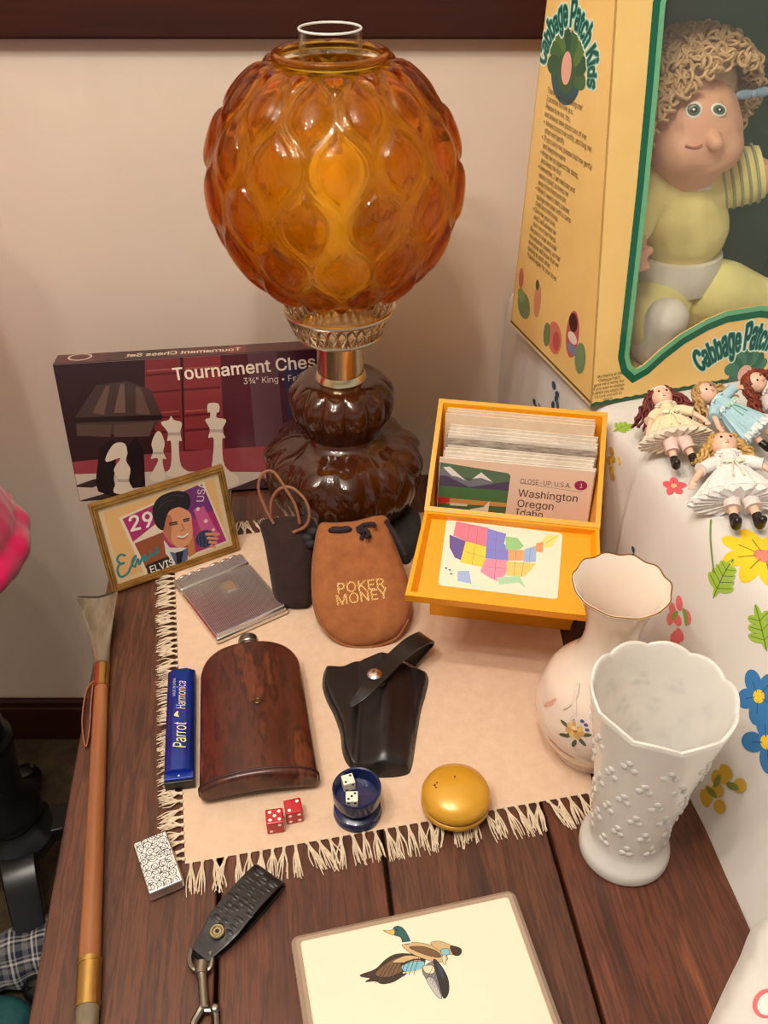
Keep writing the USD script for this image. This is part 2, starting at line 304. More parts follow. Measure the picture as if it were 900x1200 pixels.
def globe_mesh(m, n, R, amp, t0, t1):
    th = np.linspace(t0, t1, m); prof = np.c_[R * np.sin(th), R * np.cos(th)]
    def mod(A, Rr, Z):
        V = np.repeat((th / .80)[:, None], A.shape[1], 1); A = A + 1.48; fade = np.clip(np.minimum(th - t0, t1 - th) / .12, 0, 1)[:, None]
        d = amp * quilt(A, V, 12) * fade; k = (R + d) / R; return Rr * k, GZ + Z * k * np.where(Z < 0, 1.02, 1.0)
    return lathe(prof, n, mod)
t0, t1 = math.asin(.050 / GR), PI - math.asin(.046 / GR)
o = globe_mesh(240, 432, GR - .0015, .0085, t0, t1); i = globe_mesh(120, 216, GR - .0060, .0030, t0, t1); i.invert()
vo, vi = np.array(o.vertices), np.array(i.vertices); nv = len(vo)
def seam(ra, na, rb, nb, flip):     # joins outer ring (na points) to inner ring (nb = na/2 points)
    fs = []
    for k in range(nb):
        a0, a1, a2 = ra + 2 * k, ra + (2 * k + 1) % na, ra + (2 * k + 2) % na; b0, b1 = rb + k, rb + (k + 1) % nb
        fs += [[a0, a1, b0], [a1, b1, b0], [a1, a2, b1]]
    fs = np.array(fs); return fs[:, ::-1] if flip else fs
f1 = seam(0, 432, nv, 216, False); f2 = seam(nv - 432, 432, nv + len(vi) - 216, 216, True)
gm = trimesh.Trimesh(np.vstack([vo, vi]), np.vstack([o.faces, i.faces + nv, f1, f2]), process=False)
if gm.volume < 0: gm.invert()
obj('globe', gm, amber_m, lamp, smooth=True)
ztop = GZ + GR * math.cos(t0)
rim = lathe([(.0500 + .0042 * math.cos(a), ztop + .003 + .0042 * math.sin(a)) for a in np.linspace(0, 2 * PI, 17)], 72)
obj('globe_rim', out(rim), amber_m, lamp, smooth=True)
ch = [(.0290, .262), (.0300, .29), (.033, .33), (.034, .36), (.031, .41), (.0285, .45), (.0285, .534)]
cho = cr(ch, 6); rr = np.vstack([cho, [[.0275, .5355]], cho[::-1] - [.0018, 0]]); obj('chimney', out(lathe(np.vstack([rr, rr[:1]]), 64)), clear_m, lamp, smooth=40)
frost_m = mat('frosted_bulb', (255, 236, 190), rough=.6, emission_strength=.12, emission_color=(1, .75, .4))
obj('chimney_rim', lathe([(.0276 + .0011 * math.cos(a), .5352 + .0011 * math.sin(a)) for a in np.linspace(0, 2 * PI, 13)], 64), mat('bright_glass_rim', (250, 250, 246), rough=.08, alpha=.55), lamp, smooth=True)
obj('bulb', out(lathe([(.0001, .272), (.016, .273), (.018, .285), (.0255, .30), (.0268, .32), (.0268, .345), (.0262, .375), (.021, .40), (.012, .420), (.0001, .428)], 40, sub=4)), frost_m, lamp, smooth=True)
# pierced gallery, a ring with a row of leaf-shaped openings
gal = []; n = 34
lat = lambda a, t: ((.0455 + .0125 * t) * math.cos(a), (.0455 + .0125 * t) * math.sin(a), .243 + .030 * t)
for k in range(n):
    a = 2 * PI * k / n; da = 2 * PI / n
    for s in (-1, 1): gal.append(tube([lat(a, .12), lat(a + s * da * .42, .45), lat(a + s * da * .5, .62), lat(a, .92)], .0017, 6, 4))
    gal.append(tube([lat(a + da / 2, .15), lat(a + da / 2, .5)], .0014, 5))
for t, r in ((.05, .0026), (.50, .0012), (.98, .0026)): gal.append(tube([lat(a, t) for a in np.linspace(0, 2 * PI, 73)], r, 8, caps=False))
obj('gallery', cat(gal), silverb_m, lamp)
obj('gallery_plate', out(lathe([(.0001, .243), (.045, .243), (.046, .2445), (.045, .246), (.0001, .246)], 60)), brass_m, lamp)
obj('collar', out(lathe([(.0001, .186), (.028, .186), (.029, .189), (.0275, .193), (.0255, .196), (.0255, .231), (.0275, .234), (.0275, .2415), (.0001, .2415)], 60)), brass_m, lamp, smooth=30)
bp = cr([(.026, .189), (.042, .186), (.053, .176), (.0575, .165), (.0555, .148), (.047, .130), (.0445, .121), (.054, .114), (.074, .106), (.0875, .094), (.091, .080), (.0885, .062), (.080, .040), (.068, .020), (.060, .008), (.0575, .0)], 8)
def basemod(A, R, Z):
    up = np.clip((Z - .125) / .02, 0, 1) * np.clip((.187 - Z) / .012, 0, 1); lo = np.clip((.115 - Z) / .015, 0, 1) * np.clip((Z - .004) / .02, 0, 1)
    l1 = np.abs(np.sin(6.5 * A)) ** .6; l2 = np.abs(np.sin(5.5 * A + 18 * (Z - .06) * np.sign(np.sin(5.5 * A)))) ** .7; leaf = quilt(A, (Z - .01) / .10, 11)
    return R + .0060 * up * (l1 - .6) + lo * (.0050 * (l2 - .5) + .0075 * (leaf - .6)), Z
obj('base', out(lathe(bp, 330, basemod, caps=True)), brown_m, lamp, smooth=True)
# ------------------------------------------------------------------ the chess set box
CX_, _cy = rot(7.2); lean = math.radians(8.6); CY_ = _cy * math.sin(lean) + np.array([0, 0, math.cos(lean)]); CO = P(92, 597) + [0, .009, .0048]
chess = thing('chess_set_box', 'worn maroon chess set box with photo of white chess pieces, standing behind the lamp', 'box', CO, CX_, CY_)
cz = lambda p: trace([(40 + x / 2.195, 370 + y / 2.195) for x, y in p], CO, CX_, CY_)
CH = trace([(63, 427)], CO, CX_, CY_)[0][1]; CWD = .352
card_m = mat('maroon_card', (66, 30, 34), (56, 26, 30), scale=30, rough=.5)
obj('carton', rbox(CWD, CH, .032, .0015, (CWD / 2, CH / 2, -.032)), card_m, chess)
k_ = Ink(rect(.0008, .0008, CWD - .0008, CH - .0008))
G = lambda c, *p: k_.add(sg.Polygon(cz(p)).buffer(0), c)
k_.add(rect(0, 0, CWD, CH), (52, 30, 33))
G((124, 48, 50), (285, 110), (375, 100), (385, 350), (330, 350), (285, 220)); G((132, 52, 54), (383, 100), (478, 92), (490, 345), (388, 345)); G((84, 34, 42), (478, 90), (548, 85), (570, 345), (490, 345))
G((96, 62, 70), (548, 85), (622, 78), (645, 345), (570, 345)); G((74, 38, 50), (622, 78), (740, 60), (770, 345), (645, 345)); G((56, 48, 78), (640, 120), (690, 118), (700, 260), (655, 260)); G((88, 40, 48), (740, 60), (1000, 30), (1000, 345), (770, 345))
for y in (150, 195, 262, 300): G((92, 32, 38), (288, y), (375, y - 6), (376, y - 1), (288, y + 6)); G((98, 36, 40), (385, y - 8), (478, y - 14), (479, y - 8), (385, y - 1))
for y in (140, 250): G((158, 82, 74), (290, y), (372, y - 6), (372, y - 3), (290, y + 4)); G((160, 84, 76), (388, y - 6), (476, y - 12), (476, y - 9), (388, y - 2))
G((146, 62, 68), (80, 378), (330, 352), (600, 335), (1000, 310), (1000, 470), (600, 420), (80, 410))
G((72, 54, 50), (105, 262), (160, 178), (240, 168), (300, 190), (330, 258), (300, 300), (110, 310)); G((104, 80, 68), (150, 250), (185, 180), (195, 180), (180, 255)); G((110, 86, 72), (205, 250), (222, 175), (232, 175), (235, 250)); G((100, 76, 66), (262, 252), (262, 182), (274, 186), (300, 255))
G((44, 28, 28), (100, 262), (330, 255), (328, 268), (100, 276)); G((88, 66, 58), (110, 280), (200, 280), (196, 312), (112, 308)); G((92, 70, 62), (205, 280), (310, 272), (296, 310), (206, 312))
G((196, 176, 160), (92, 408), (330, 400), (600, 402), (520, 480), (110, 500)); G((58, 44, 44), (98, 440), (155, 420), (200, 422), (150, 442)); G((60, 44, 44), (110, 478), (190, 455), (240, 458), (200, 486)); G((62, 46, 46), (255, 450), (320, 430), (360, 434), (300, 470)); G((70, 50, 50), (430, 470), (520, 440), (575, 418), (600, 420), (590, 436), (520, 478)); G((60, 40, 44), (500, 486), (610, 430), (1000, 400), (1000, 500), (500, 500))
G((38, 26, 28), (158, 430), (168, 340), (200, 318), (215, 330), (205, 420), (215, 470), (165, 452)); G((36, 24, 26), (240, 445), (238, 340), (262, 312), (282, 345), (286, 440))
PC = (214, 196, 176); GP = lambda c, *p: k_.add(spl(cz(p), 4) if len(p) > 6 else sg.Polygon(cz(p)).buffer(0), c)
GP(PC, (205, 455), (214, 420), (205, 395), (222, 366), (188, 376), (185, 362), (205, 330), (232, 328), (240, 352), (236, 372), (248, 395), (244, 425), (256, 455)); G((180, 160, 142), (214, 420), (244, 420), (244, 428), (214, 428))
GP(PC, (298, 420), (318, 375), (314, 366), (300, 368), (306, 350), (302, 328), (314, 300), (326, 300), (336, 328), (332, 350), (340, 368), (330, 372), (336, 420)); G((176, 156, 140), (306, 350), (334, 350), (332, 356), (306, 356))
GP(PC, (340, 410), (352, 385), (352, 325), (342, 322), (344, 300), (326, 275), (346, 268), (352, 258), (360, 268), (380, 275), (376, 300), (380, 322), (372, 326), (378, 385), (404, 405), (396, 418)); G((178, 158, 142), (344, 300), (376, 300), (376, 308), (344, 308))
GP(PC, (444, 425), (456, 392), (462, 318), (448, 314), (452, 292), (440, 268), (452, 262), (452, 248), (446, 248), (448, 226), (474, 226), (476, 246), (470, 250), (470, 262), (494, 268), (484, 294), (492, 314), (484, 320), (490, 385), (524, 415), (520, 436), (470, 440)); G((180, 160, 142), (452, 292), (486, 292), (486, 300), (452, 300))
a, b = cz([(357, 166), (748, 130)]); hT = .0148; wT = glyphs('Tournament Chess', 1, True)[..., 0].max()
k_.text('Tournament Chess Set', hT, a[0], a[1], (240, 222, 205), bold=True, sx=(b[0] - a[0]) / (wT * hT), ang=math.degrees(math.atan2(b[1] - a[1], b[0] - a[0])))
a2 = cz([(538, 176)])[0]; k_.text('3¾" King • Felted Pieces', .0078, a2[0], a2[1], (226, 208, 192), sx=.9)
k_.build('printed_picture', chess, m=GLOSSINK)
kt = Ink(); kt.add(rect(.001, -.031, CWD - .001, -.001), (84, 44, 46)); kt.add(rect(.06, -.031, .13, -.001), (60, 36, 38)); kt.add(rect(.20, -.031, .22, -.001), (112, 52, 54))
kt.text('Tournament Chess Set', .011, .215, -.010, (214, 190, 172), ang=180, bold=True, anchor='l', sx=.82); kt.add(ell(.028, -.02, .014, .012), (190, 170, 152)); kt.add(ell(.028, -.02, .0115, .0095), (84, 44, 46))
kt.build('printed_edge', chess, fn=lambda x, y, o: np.c_[x, CH + o + .0001, y])
# ------------------------------------------------------------------ the framed stamp picture
FX, _fy = rot(30); fl = math.radians(13); FY = _fy * math.sin(fl) + np.array([0, 0, math.cos(fl)]); FO = P(133, 697) + [0, 0, .0025]
frame = thing('picture_frame', 'small gold picture frame with magenta stamp print leaning at the table corner', 'picture frame', FO, FX, FY)
fz = lambda p: trace([(90 + x / 4.286, 540 + y / 4.286) for x, y in p], FO, FX, FY)
FH = trace([(99, 595)], FO, FX, FY)[0][1]; FW = trace([(281, 641)], FO, FX, FY)[0][0]
gold_m = mat('antique_gold', (206, 162, 88), (160, 116, 58), scale=60, rough=.3, metal=.65, bump=(220, .2, .0004))
R_ = rect(0, 0, FW, FH)
ring = lambda a, b: R_.buffer(-a, join_style=2).difference(R_.buffer(-b, join_style=2))
obj('moulding', cat([ext(ring(0, .0072), .005, -.007), ext(ring(.0003, .0018), .003, -.002), ext(ring(.0024, .0042), .0042, -.002), ext(ring(.0048, .0060), .0026, -.002), ext(ring(.0062, .0074), .0010, -.002)]), gold_m, frame)
obj('backing', ext(R_.buffer(-.003, join_style=2), .002, -.0092), mat('backing_board', (70, 52, 40), rough=.8), frame)
obj('easel_leg', tube([(FW * .5, FH * .75, -.009), (FW * .5, .004, -.045)], .0035, 8), mat('easel_black', (40, 34, 30), rough=.6), frame)
s_ = Ink(R_.buffer(-.0062, join_style=2)); Gs = lambda c, *p: s_.add(sg.Polygon(fz(p)).buffer(0), c)
s_.add(R_, (222, 196, 158)); s_.add(R_.buffer(-.0125, join_style=2), (228, 180, 122))
Gs((232, 214, 190), (214, 290), (640, 108), (768, 410), (350, 590))
Gs((176, 46, 112), (232, 296), (632, 116), (755, 405), (362, 560)); Gs((120, 50, 120), (520, 165), (632, 116), (690, 250), (590, 300)); Gs((204, 90, 140), (590, 250), (640, 230), (720, 380), (640, 400))
for x, y, r in ((612, 246, 15), (652, 306, 16), (690, 350, 12)): s_.add(ell(*fz([(x, y)])[0], r * .00015, r * .00015), (240, 200, 206))
Gs((232, 214, 190), (262, 360), (410, 295), (440, 360), (290, 420)); Gs((176, 46, 112), (240, 300), (375, 240), (400, 320), (285, 412))
Gs((154, 82, 50), (300, 420), (430, 365), (470, 480), (350, 545)); Gs((38, 28, 30), (350, 530), (475, 478), (490, 560), (362, 580))
Gs((226, 214, 208), (440, 400), (470, 440), (560, 440), (560, 520), (500, 530), (450, 470)); Gs((88, 98, 140), (470, 460), (510, 470), (560, 440), (560, 500), (505, 535)); Gs((30, 26, 34), (500, 465), (540, 455), (530, 510), (510, 530))
Gs((196, 126, 62), (560, 400), (590, 380), (600, 470), (565, 490))
sF = spl(fz([(438, 270), (500, 235), (570, 262), (582, 320), (585, 380), (560, 425), (520, 440), (470, 415), (440, 370), (425, 330)]), 5); s_.add(sF, (222, 152, 112)); s_.add(spl(fz([(440, 280), (480, 290), (478, 400), (500, 432), (465, 412), (436, 350)]), 5), (190, 112, 82))
s_.add(spl(fz([(390, 300), (385, 240), (420, 185), (500, 155), (560, 168), (575, 210), (560, 250), (520, 236), (470, 255), (450, 300), (438, 350), (410, 340)]), 5), (30, 26, 32))
for e in ([(420, 215), (470, 180), (540, 180)], [(410, 250), (440, 215), (490, 200)]): s_.add(line(fz(e), .0005, 4), (84, 80, 96))
for e in ([(470, 318), (505, 312)], [(540, 300), (566, 294)]): s_.add(line(fz(e), .0018), (52, 34, 34)); s_.add(line([(x, y - .0022) for x, y in fz(e)], .0016), (70, 50, 60))
s_.add(line(fz([(528, 320), (545, 350), (526, 356)]), .0009), (160, 92, 70)); s_.add(line(fz([(512, 384), (540, 386), (560, 372)]), .0022, 4), (230, 226, 218)); s_.add(line(fz([(512, 392), (540, 396), (560, 380)]), .0012, 4), (150, 60, 60))
s_.add(ell(*fz([(648, 395)])[0], .011, .0105), (44, 52, 84)); 
for k in range(4): s_.add(line(fz([(610 + 18 * k, 345), (620 + 18 * k, 440)]), .0005), (88, 104, 150))
for k in range(4): s_.add(line(fz([(655 + 8 * k, 380 + 20 * k - 8), (715 - 6 * k, 372 + 22 * k)]), .0034), (218, 150, 112))
fa = math.degrees(math.atan2(*(np.subtract(fz([(720, 130)])[0], fz([(320, 300)])[0])[::-1])))
def ft(t, h, p, c, **k): a = fz([p])[0]; s_.text(t, h, a[0], a[1], c, **k)
tilt = math.degrees(math.atan2(*np.subtract(fz([(375, 340)])[0], fz([(258, 365)])[0])[::-1]))
ft('29', .0175, (264, 362), (244, 232, 224), bold=True, ang=tilt + 3, sx=.95)
ft('USA', .0085, (640, 212), (240, 224, 230), ang=tilt + 78); ft('ELVIS', .0085, (372, 570), (240, 236, 228), bold=True, ang=tilt + 8, sx=.85)
# the handwritten name, drawn as pen strokes
for st in ([(245, 480), (222, 476), (206, 500), (222, 520), (240, 518), (214, 530), (208, 560), (226, 588), (258, 570), (272, 545)], [(268, 550), (292, 500), (300, 482), (284, 500), (282, 530), (296, 536)], [(296, 536), (310, 498), (318, 524), (336, 482), (340, 508)], [(348, 478), (350, 505), (366, 488)], [(376, 462), (374, 482), (396, 470), (408, 450), (400, 440), (412, 462), (392, 472)]):
    s_.add(line(fz(st), .0026, 5), (56, 132, 140))
s_.build('picture', frame, z=-.0026)
obj('glass', ext(R_.buffer(-.007, join_style=2), .0008, -.0016), clear_m, frame)
# ------------------------------------------------------------------ the silver cigarette case
KO = P(255, 757, .0016); KX, KY = rot(34)
chrome_m = mat('engine_turned_silver', (226, 232, 240), rough=.3, metal=1, bump=(150, .9, .0010), wave='x')
plain_m = mat('polished_silver', (222, 220, 216), rough=.2, metal=1)
case = thing('cigarette_case', 'flat silver case with fine ribbed engraving lying below the framed picture', 'case', KO, KX, KY)
kw, kh = np.linalg.norm(P(336, 715, .004)[:2] - P(255, 757, .004)[:2]), .112
obj('body', rbox(kw, kh * .80, .0085, .0035, (kw / 2, kh * .40, 0)), plain_m, case); obj('ribbed_panel', rbox(kw - .004, kh * .72, .0016, .0007, (kw / 2, kh * .42, .0078)), chrome_m, case)
obj('lid', rbox(kw, kh * .185, .0085, .0035, (kw / 2, kh * .905, 0)), plain_m, case); obj('lid_panel', rbox(kw - .004, kh * .15, .0014, .0006, (kw / 2, kh * .905, .0078)), chrome_m, case)
obj('lid_crest', cat([move(ball(.0042, 12, (1.6, .7, .9)), (kw * x, kh * .995, .0052)) for x in (.15, .27, .40, .60, .74, .86)]), plain_m, case)
obj('cartouche', cat([rbox(.012, .016, .0008, .0004, (kw * .56, kh * .6, .0092)), ext(line([(kw * .56 - .008, kh * .6 - .011), (kw * .56 + .008, kh * .6 - .011)], .001), .0006, .0092)]), plain_m, case)
# ------------------------------------------------------------------ the drawstring pouches
pz = lambda p, O, X, Y: trace([(290 + x / 2.727, 340 + y / 2.727) for x, y in p], O, X, Y)
def suede(name, a, b): return mat(name, a, b, scale=70, rough=.95, bump=(500, .5, .0006), sheen_weight=.04, detail=6)
X1 = np.array([1., 0, 0])
def wave(k, a): return lambda x, y: a * (meshkit.fbm(np.stack([x * k, y * k * .6, x * 0], -1), 3, 5) - .5)
DO = P(342, 712, .002); DY = nrm(D(335, 608, .80) - P(335, 712, .002)); DY = nrm(DY - X1 * DY[0])
dark = thing('dark_pouch', 'dark brown suede drawstring pouch with long tan cord loops', 'pouch', DO, X1, DY)
obj('bag', pillow(spl(pz([(40, 742), (90, 728), (150, 722), (212, 733), (222, 800), (210, 900), (206, 1000), (170, 1019), (118, 1012), (86, 980), (70, 900), (54, 810)], DO, X1, DY)), .014, .003, .02, wave(90, .006)), suede('dark_suede', (54, 30, 25), (38, 21, 18)), dark, smooth=60)
cord_m = mat('tan_leather_cord', (150, 98, 66), (126, 78, 50), scale=100, rough=.6)
def cords(ps, zs, O, X, Y): return [(*a, z) for a, z in zip(pz(ps, O, X, Y), zs)]
for cp in ([(88, 745), (62, 690), (44, 632), (58, 588), (92, 582), (128, 632), (160, 690), (172, 745)], [(78, 720), (84, 668), (112, 634), (150, 632), (190, 668), (204, 715), (190, 752), (150, 772)]):
    obj('cord', tube(cords(cp, np.linspace(.012, .016, len(cp)) + .012 * np.sin(np.linspace(0, PI, len(cp))), DO, X1, DY), .0017, 7, 5), cord_m, dark)
obj('drawstring_knot', cat([ball(.005, 12, (1.3, 1, .8), (*pz([p], DO, X1, DY)[0], .014)) for p in ((195, 790), (212, 770), (205, 808))]), mat('black_cord', (30, 24, 26), rough=.7), dark)
QO = P(488, 660, .002); QX, _q = rot(-10); QY = nrm(_q * .8 + np.array([0, 0, .9])); 
grey = thing('grey_pouch', 'dark grey leather pouch tucked between the tan pouch and the lamp base', 'pouch', QO, QX, QY)
obj('bag', pillow(spl(pz([(435, 720), (455, 690), (490, 682), (548, 715), (550, 800), (530, 850), (500, 880), (440, 800)], QO, QX, QY)), .010, .003, .016, wave(80, .004)), suede('grey_leather', (46, 42, 40), (30, 27, 27)), grey, smooth=60)
PO = P(420, 755, .0018); PY = nrm(D(415, 608, .79) - PO); PY = nrm(PY - X1 * PY[0])
tan = thing('tan_pouch', 'tan suede drawstring pouch lettered in gold, leaning on the lamp base', 'pouch', PO, X1, PY)
tp = spl(pz([(230, 748), (280, 743), (340, 738), (440, 722), (468, 800), (500, 885), (522, 965), (520, 1040), (478, 1108), (400, 1138), (310, 1134), (240, 1082), (209, 1010), (204, 900), (212, 820)], PO, X1, PY), 6); tfn = wave(60, .003)
tan_m = suede('tan_suede', (166, 102, 56), (144, 84, 44)); TT = .015
obj('bag', pillow(tp, TT, .0025, .028, tfn), tan_m, tan, smooth=60)
rim_ = pz([(226, 1050), (258, 1100), (316, 1136), (400, 1140), (476, 1112), (515, 1052)], PO, X1, PY); obj('stitched_seam', tube([(x, y, .003) for x, y in rim_], .0013, 6, 5), tan_m, tan)
def on_tan(x, y, o):
    p = shapely.points(np.c_[x, y]); d = shapely.distance(tp.exterior, p); u = np.minimum(d / .028, 1); h = TT * np.sqrt(1 - (1 - u) ** 2) + tfn(x, y) * np.minimum(1, u * 1.5); return np.c_[x, y, h + .0004 + o]
tk = Ink(); a, b = pz([(284, 978), (284, 1016)], PO, X1, PY)
for t, q0, q1, yy in (('POKER', (288, 976), (440, 958), 0), ('MONEY', (286, 1014), (452, 988), 0)):
    u0, u1 = pz([q0, q1], PO, X1, PY); g = glyphs(t, 1)[..., 0].max(); h = .0105
    shp = sa.translate(sa.rotate(sa.scale(tk.shape(t, h, 0, 0), (u1[0] - u0[0]) / (g * h), 1, origin=(0, 0)), math.degrees(math.atan2(u1[1] - u0[1], u1[0] - u0[0])), origin=(0, 0)), *u0)
    dots = unary_union([line([(u0[0] - .02 + .0021 * k, u0[1] - .03), (u0[0] + .02 + .0021 * k, u0[1] + .04)], .0006) for k in range(-6, 40)])
    tk.add(shp.buffer(.0002).difference(dots), (226, 178, 84))
tk.build('stitched_lettering', tan, fn=on_tan, maxe=.003, m=mat('gold_thread', 0, vcol=True, rough=.35))
lace_m = mat('dark_lace', (48, 30, 36), (34, 20, 26), scale=200, rough=.8)
def lift(p, dz=.0): x, y = pz([p], PO, X1, PY)[0]; return tuple(on_tan(np.array([x]), np.array([y]), dz)[0])
obj('lace', tube([lift((268, 776), -.002), lift((276, 774), .002), lift((300, 775), .0025), lift((320, 772), .002), lift((328, 774), -.002)], .0034, 8, 5), lace_m, tan)
obj('lace', cat([tube([lift((p[0], p[1]), .001 + .003 * k) for k, p in enumerate(q)], .0022, 7, 5) for q in ([(350, 772), (372, 760), (400, 758), (408, 768)], [(352, 780), (372, 772), (388, 790), (380, 806)], [(364, 806), (372, 784), (366, 770)], [(392, 800), (380, 782), (360, 786)])]), lace_m, tan)
obj('lace', tube([lift((440, 742), .0), lift((462, 770), .003), lift((486, 812), .004), lift((505, 850), .0)], .003, 7, 5), lace_m, tan)
def loft(rings, caps=True):
    R = np.array(rings); m, n = R.shape[:2]; v = R.reshape(-1, 3); i, j = np.meshgrid(np.arange(m - 1), np.arange(n), indexing='ij')
    f = np.stack([i * n + j, i * n + (j + 1) % n, (i + 1) * n + (j + 1) % n, (i + 1) * n + j], -1).reshape(-1, 4); f = np.vstack([f[:, [0, 1, 2]], f[:, [0, 2, 3]]])
    if caps:
        k = len(v); v = np.vstack([v, [R[0].mean(0), R[-1].mean(0)]]); q = np.arange(n); e = (m - 1) * n
        f = np.vstack([f, np.stack([np.full(n, k), (q + 1) % n, q], 1), np.stack([np.full(n, k + 1), e + q, e + (q + 1) % n], 1)])
    return out(trimesh.Trimesh(v, f, process=False))
def hull(pts): return m3.Manifold.hull_points(np.asarray(pts, float))
def zc(p): p = np.asarray(p) - CAM; return p[1] * CT - p[2] * ST
# ------------------------------------------------------------------ the yellow card file
yel_m = mat('yellow_plastic', (246, 160, 18), rough=.38, subsurface_weight=.15, subsurface_scale=.004)
BO = P(496, 726, .0018); BX, BY = rot(-9.5)
bx = thing('card_file_box', 'yellow plastic card file box with open lid and a US map sticker', 'box', BO, BX, BY)
def bl(px, py, z):
    p = P(px, py, z) - BO; return np.array([p @ BX, p @ BY, z - .0018])
zf, zb = .146, .212
fl_, fr_, bl_, br_ = bl(499, 600, zf), bl(698, 618, zf), bl(517, 469, zb), bl(712, 487, zb)
yf, yb = (fl_[1] + fr_[1]) / 2, (bl_[1] + br_[1]) / 2; x0, x1 = (fl_[0] + bl_[0]) / 2, (fr_[0] + br_[0]) / 2
bot = [(x0 + .007, yf + .008), (x1 - .009, yf + .008), (x1 - .009, yb - .006), (x0 + .007, yb - .006)]; rimc = [(x0, yf, zf), (x1, yf, zf), (x1, yb, zb), (x0, yb, zb)]
outer = hull([(*b, 0) for b in bot] + rimc); cxm, cym = (x0 + x1) / 2, (yf + yb) / 2
ins = lambda x, y, d: (x + d * np.sign(cxm - x), y + d * np.sign(cym - y))
inner = hull([(*ins(*b, .0028), .003) for b in bot] + [(*ins(x, y, .0028), z) for x, y, z in rimc] + [(*ins(x, y, .0026), z + .02) for x, y, z in rimc])
lip = hull([(x + .002 * np.sign(x - cxm), y + .0015 * np.sign(y - cym), z + dz) for x, y, z in rimc for dz in (-.007, 0)])
obj('body', tm((outer + lip) - inner), yel_m, bx)
lf, lr = bl(471, 692, .124), bl(699, 724, .124); L0, L1 = np.array([x0 - .001, yf - .004, zf + .001]), np.array([x1 + .001, yf - .004, zf + .001])
LX = nrm(L1 - L0); LY = nrm((L0 + L1) / 2 - (lf + lr) / 2); LY = nrm(LY - LX * (LX @ LY)); LZ = np.cross(LX, LY); LL = np.linalg.norm((L0 + L1) / 2 - (lf + lr) / 2); LW = x1 - x0
Lo = (L0 + L1) / 2 - LY * LL         # middle of the lid's front rim
lp = lambda x, y, z: Lo + LX * x + LY * y + LZ * z
w1, w0 = LW / 2 + .001, LW / 2 + .0045
lo_ = hull([lp(s * w0, 0, 0) for s in (-1, 1)] + [lp(s * w1, LL, 0) for s in (-1, 1)] + [lp(s * (w0 - .004), .004, -.016) for s in (-1, 1)] + [lp(s * (w1 - .004), LL - .001, -.018) for s in (-1, 1)])
li_ = hull([lp(s * (w0 - .003), .003, .0) for s in (-1, 1)] + [lp(s * (w1 - .003), LL - .002, 0) for s in (-1, 1)] + [lp(s * (w0 - .003), .003, .01) for s in (-1, 1)] + [lp(s * (w1 - .003), LL - .002, .01) for s in (-1, 1)] + [lp(s * (w0 - .008), .008, -.0135) for s in (-1, 1)] + [lp(s * (w1 - .007), LL - .002, -.008) for s in (-1, 1)])
lipl = hull([lp(s * (w0 + .0015), -.0015, z) for s in (-1, 1) for z in (-.010, 0)] + [lp(s * w1, LL, z) for s in (-1, 1) for z in (-.010, 0)])
lid = obj('lid', tm((lo_ + lipl) - li_), yel_m, bx)
# sticker lies on the lid's inner floor
p0, p1, p2 = lp(-(w0 - .008), .008, -.0135), lp(w0 - .008, .008, -.0135), lp(-(w1 - .007), LL - .002, -.008); SXl = nrm(p1 - p0); SYl = nrm((p2 - p0) - SXl * (SXl @ (p2 - p0)))
W3 = lambda v: BX * v[0] + BY * v[1] + np.array([0, 0, 1]) * v[2]; SO = BO + W3(p0); SX, SY = W3(SXl), W3(SYl)
mz = lambda p: trace([(440 + x / 3, 440 + y / 3) for x, y in p], SO, SX, SY)
q = mz([(250, 505), (658, 555), (640, 788), (220, 738)]); st = sg.Polygon(q).buffer(-.004).buffer(.004)
mk = Ink(st); mk.add(st, (240, 222, 200))
GM = lambda c, *p: mk.add(sg.Polygon(mz(p)).buffer(.0004, join_style=1), c)
GM((222, 120, 140), (285, 515), (395, 537), (388, 602), (330, 588), (275, 562)); GM((104, 84, 150), (262, 562), (318, 585), (303, 650), (280, 640), (262, 605)); GM((240, 200, 72), (318, 585), (390, 604), (380, 674), (300, 656))
GM((128, 128, 206), (396, 540), (458, 558), (450, 592), (468, 612), (466, 650), (388, 642)); GM((226, 140, 166), (388, 645), (466, 652), (456, 700), (428, 722), (405, 712), (370, 690)); GM((146, 196, 130), (458, 568), (498, 572), (520, 600), (505, 612), (460, 612))
GM((238, 160, 110), (468, 614), (522, 616), (518, 650), (468, 650)); GM((240, 196, 110), (462, 655), (562, 662), (540, 690), (520, 708), (462, 702)); GM((168, 206, 170), (428, 712), (505, 706), (528, 748), (505, 728), (436, 734)); GM((150, 176, 214), (526, 612), (566, 600), (562, 655), (520, 655)); GM((236, 150, 104), (566, 592), (590, 585), (586, 622), (564, 618)); GM((238, 212, 120), (588, 580), (604, 562), (646, 562), (618, 602), (596, 606)); GM((160, 178, 220), (290, 690), (328, 688), (336, 732), (290, 722))
for a, b in (((330, 530), (322, 590)), ((360, 536), (354, 596)), ((275, 562), (388, 602)), ((350, 595), (340, 665)), ((318, 620), (385, 640)), ((425, 548), (420, 646)), ((394, 575), (450, 585)), ((390, 610), (466, 622)), ((424, 648), (418, 716)), ((388, 672), (460, 680)), ((494, 615), (492, 650)), ((490, 655), (488, 704)), ((520, 658), (514, 706)), ((545, 606), (540, 658)), ((600, 590), (630, 570))): mk.add(line(mz([a, b]), .0004), (150, 110, 110))
for x, y in ((248, 678), (262, 684), (266, 698)): mk.add(ell(*mz([(x, y)])[0], .0012, .0008), (90, 80, 110))
st_m = obj('sticker', ext(st, .0003, 0.0001), mat('sticker_paper', (240, 222, 200), rough=.3), bx) if 0 else None
mk.build('map_sticker', bx, frame=(p0, SXl, SYl), lift=.0003, m=GLOSSINK)
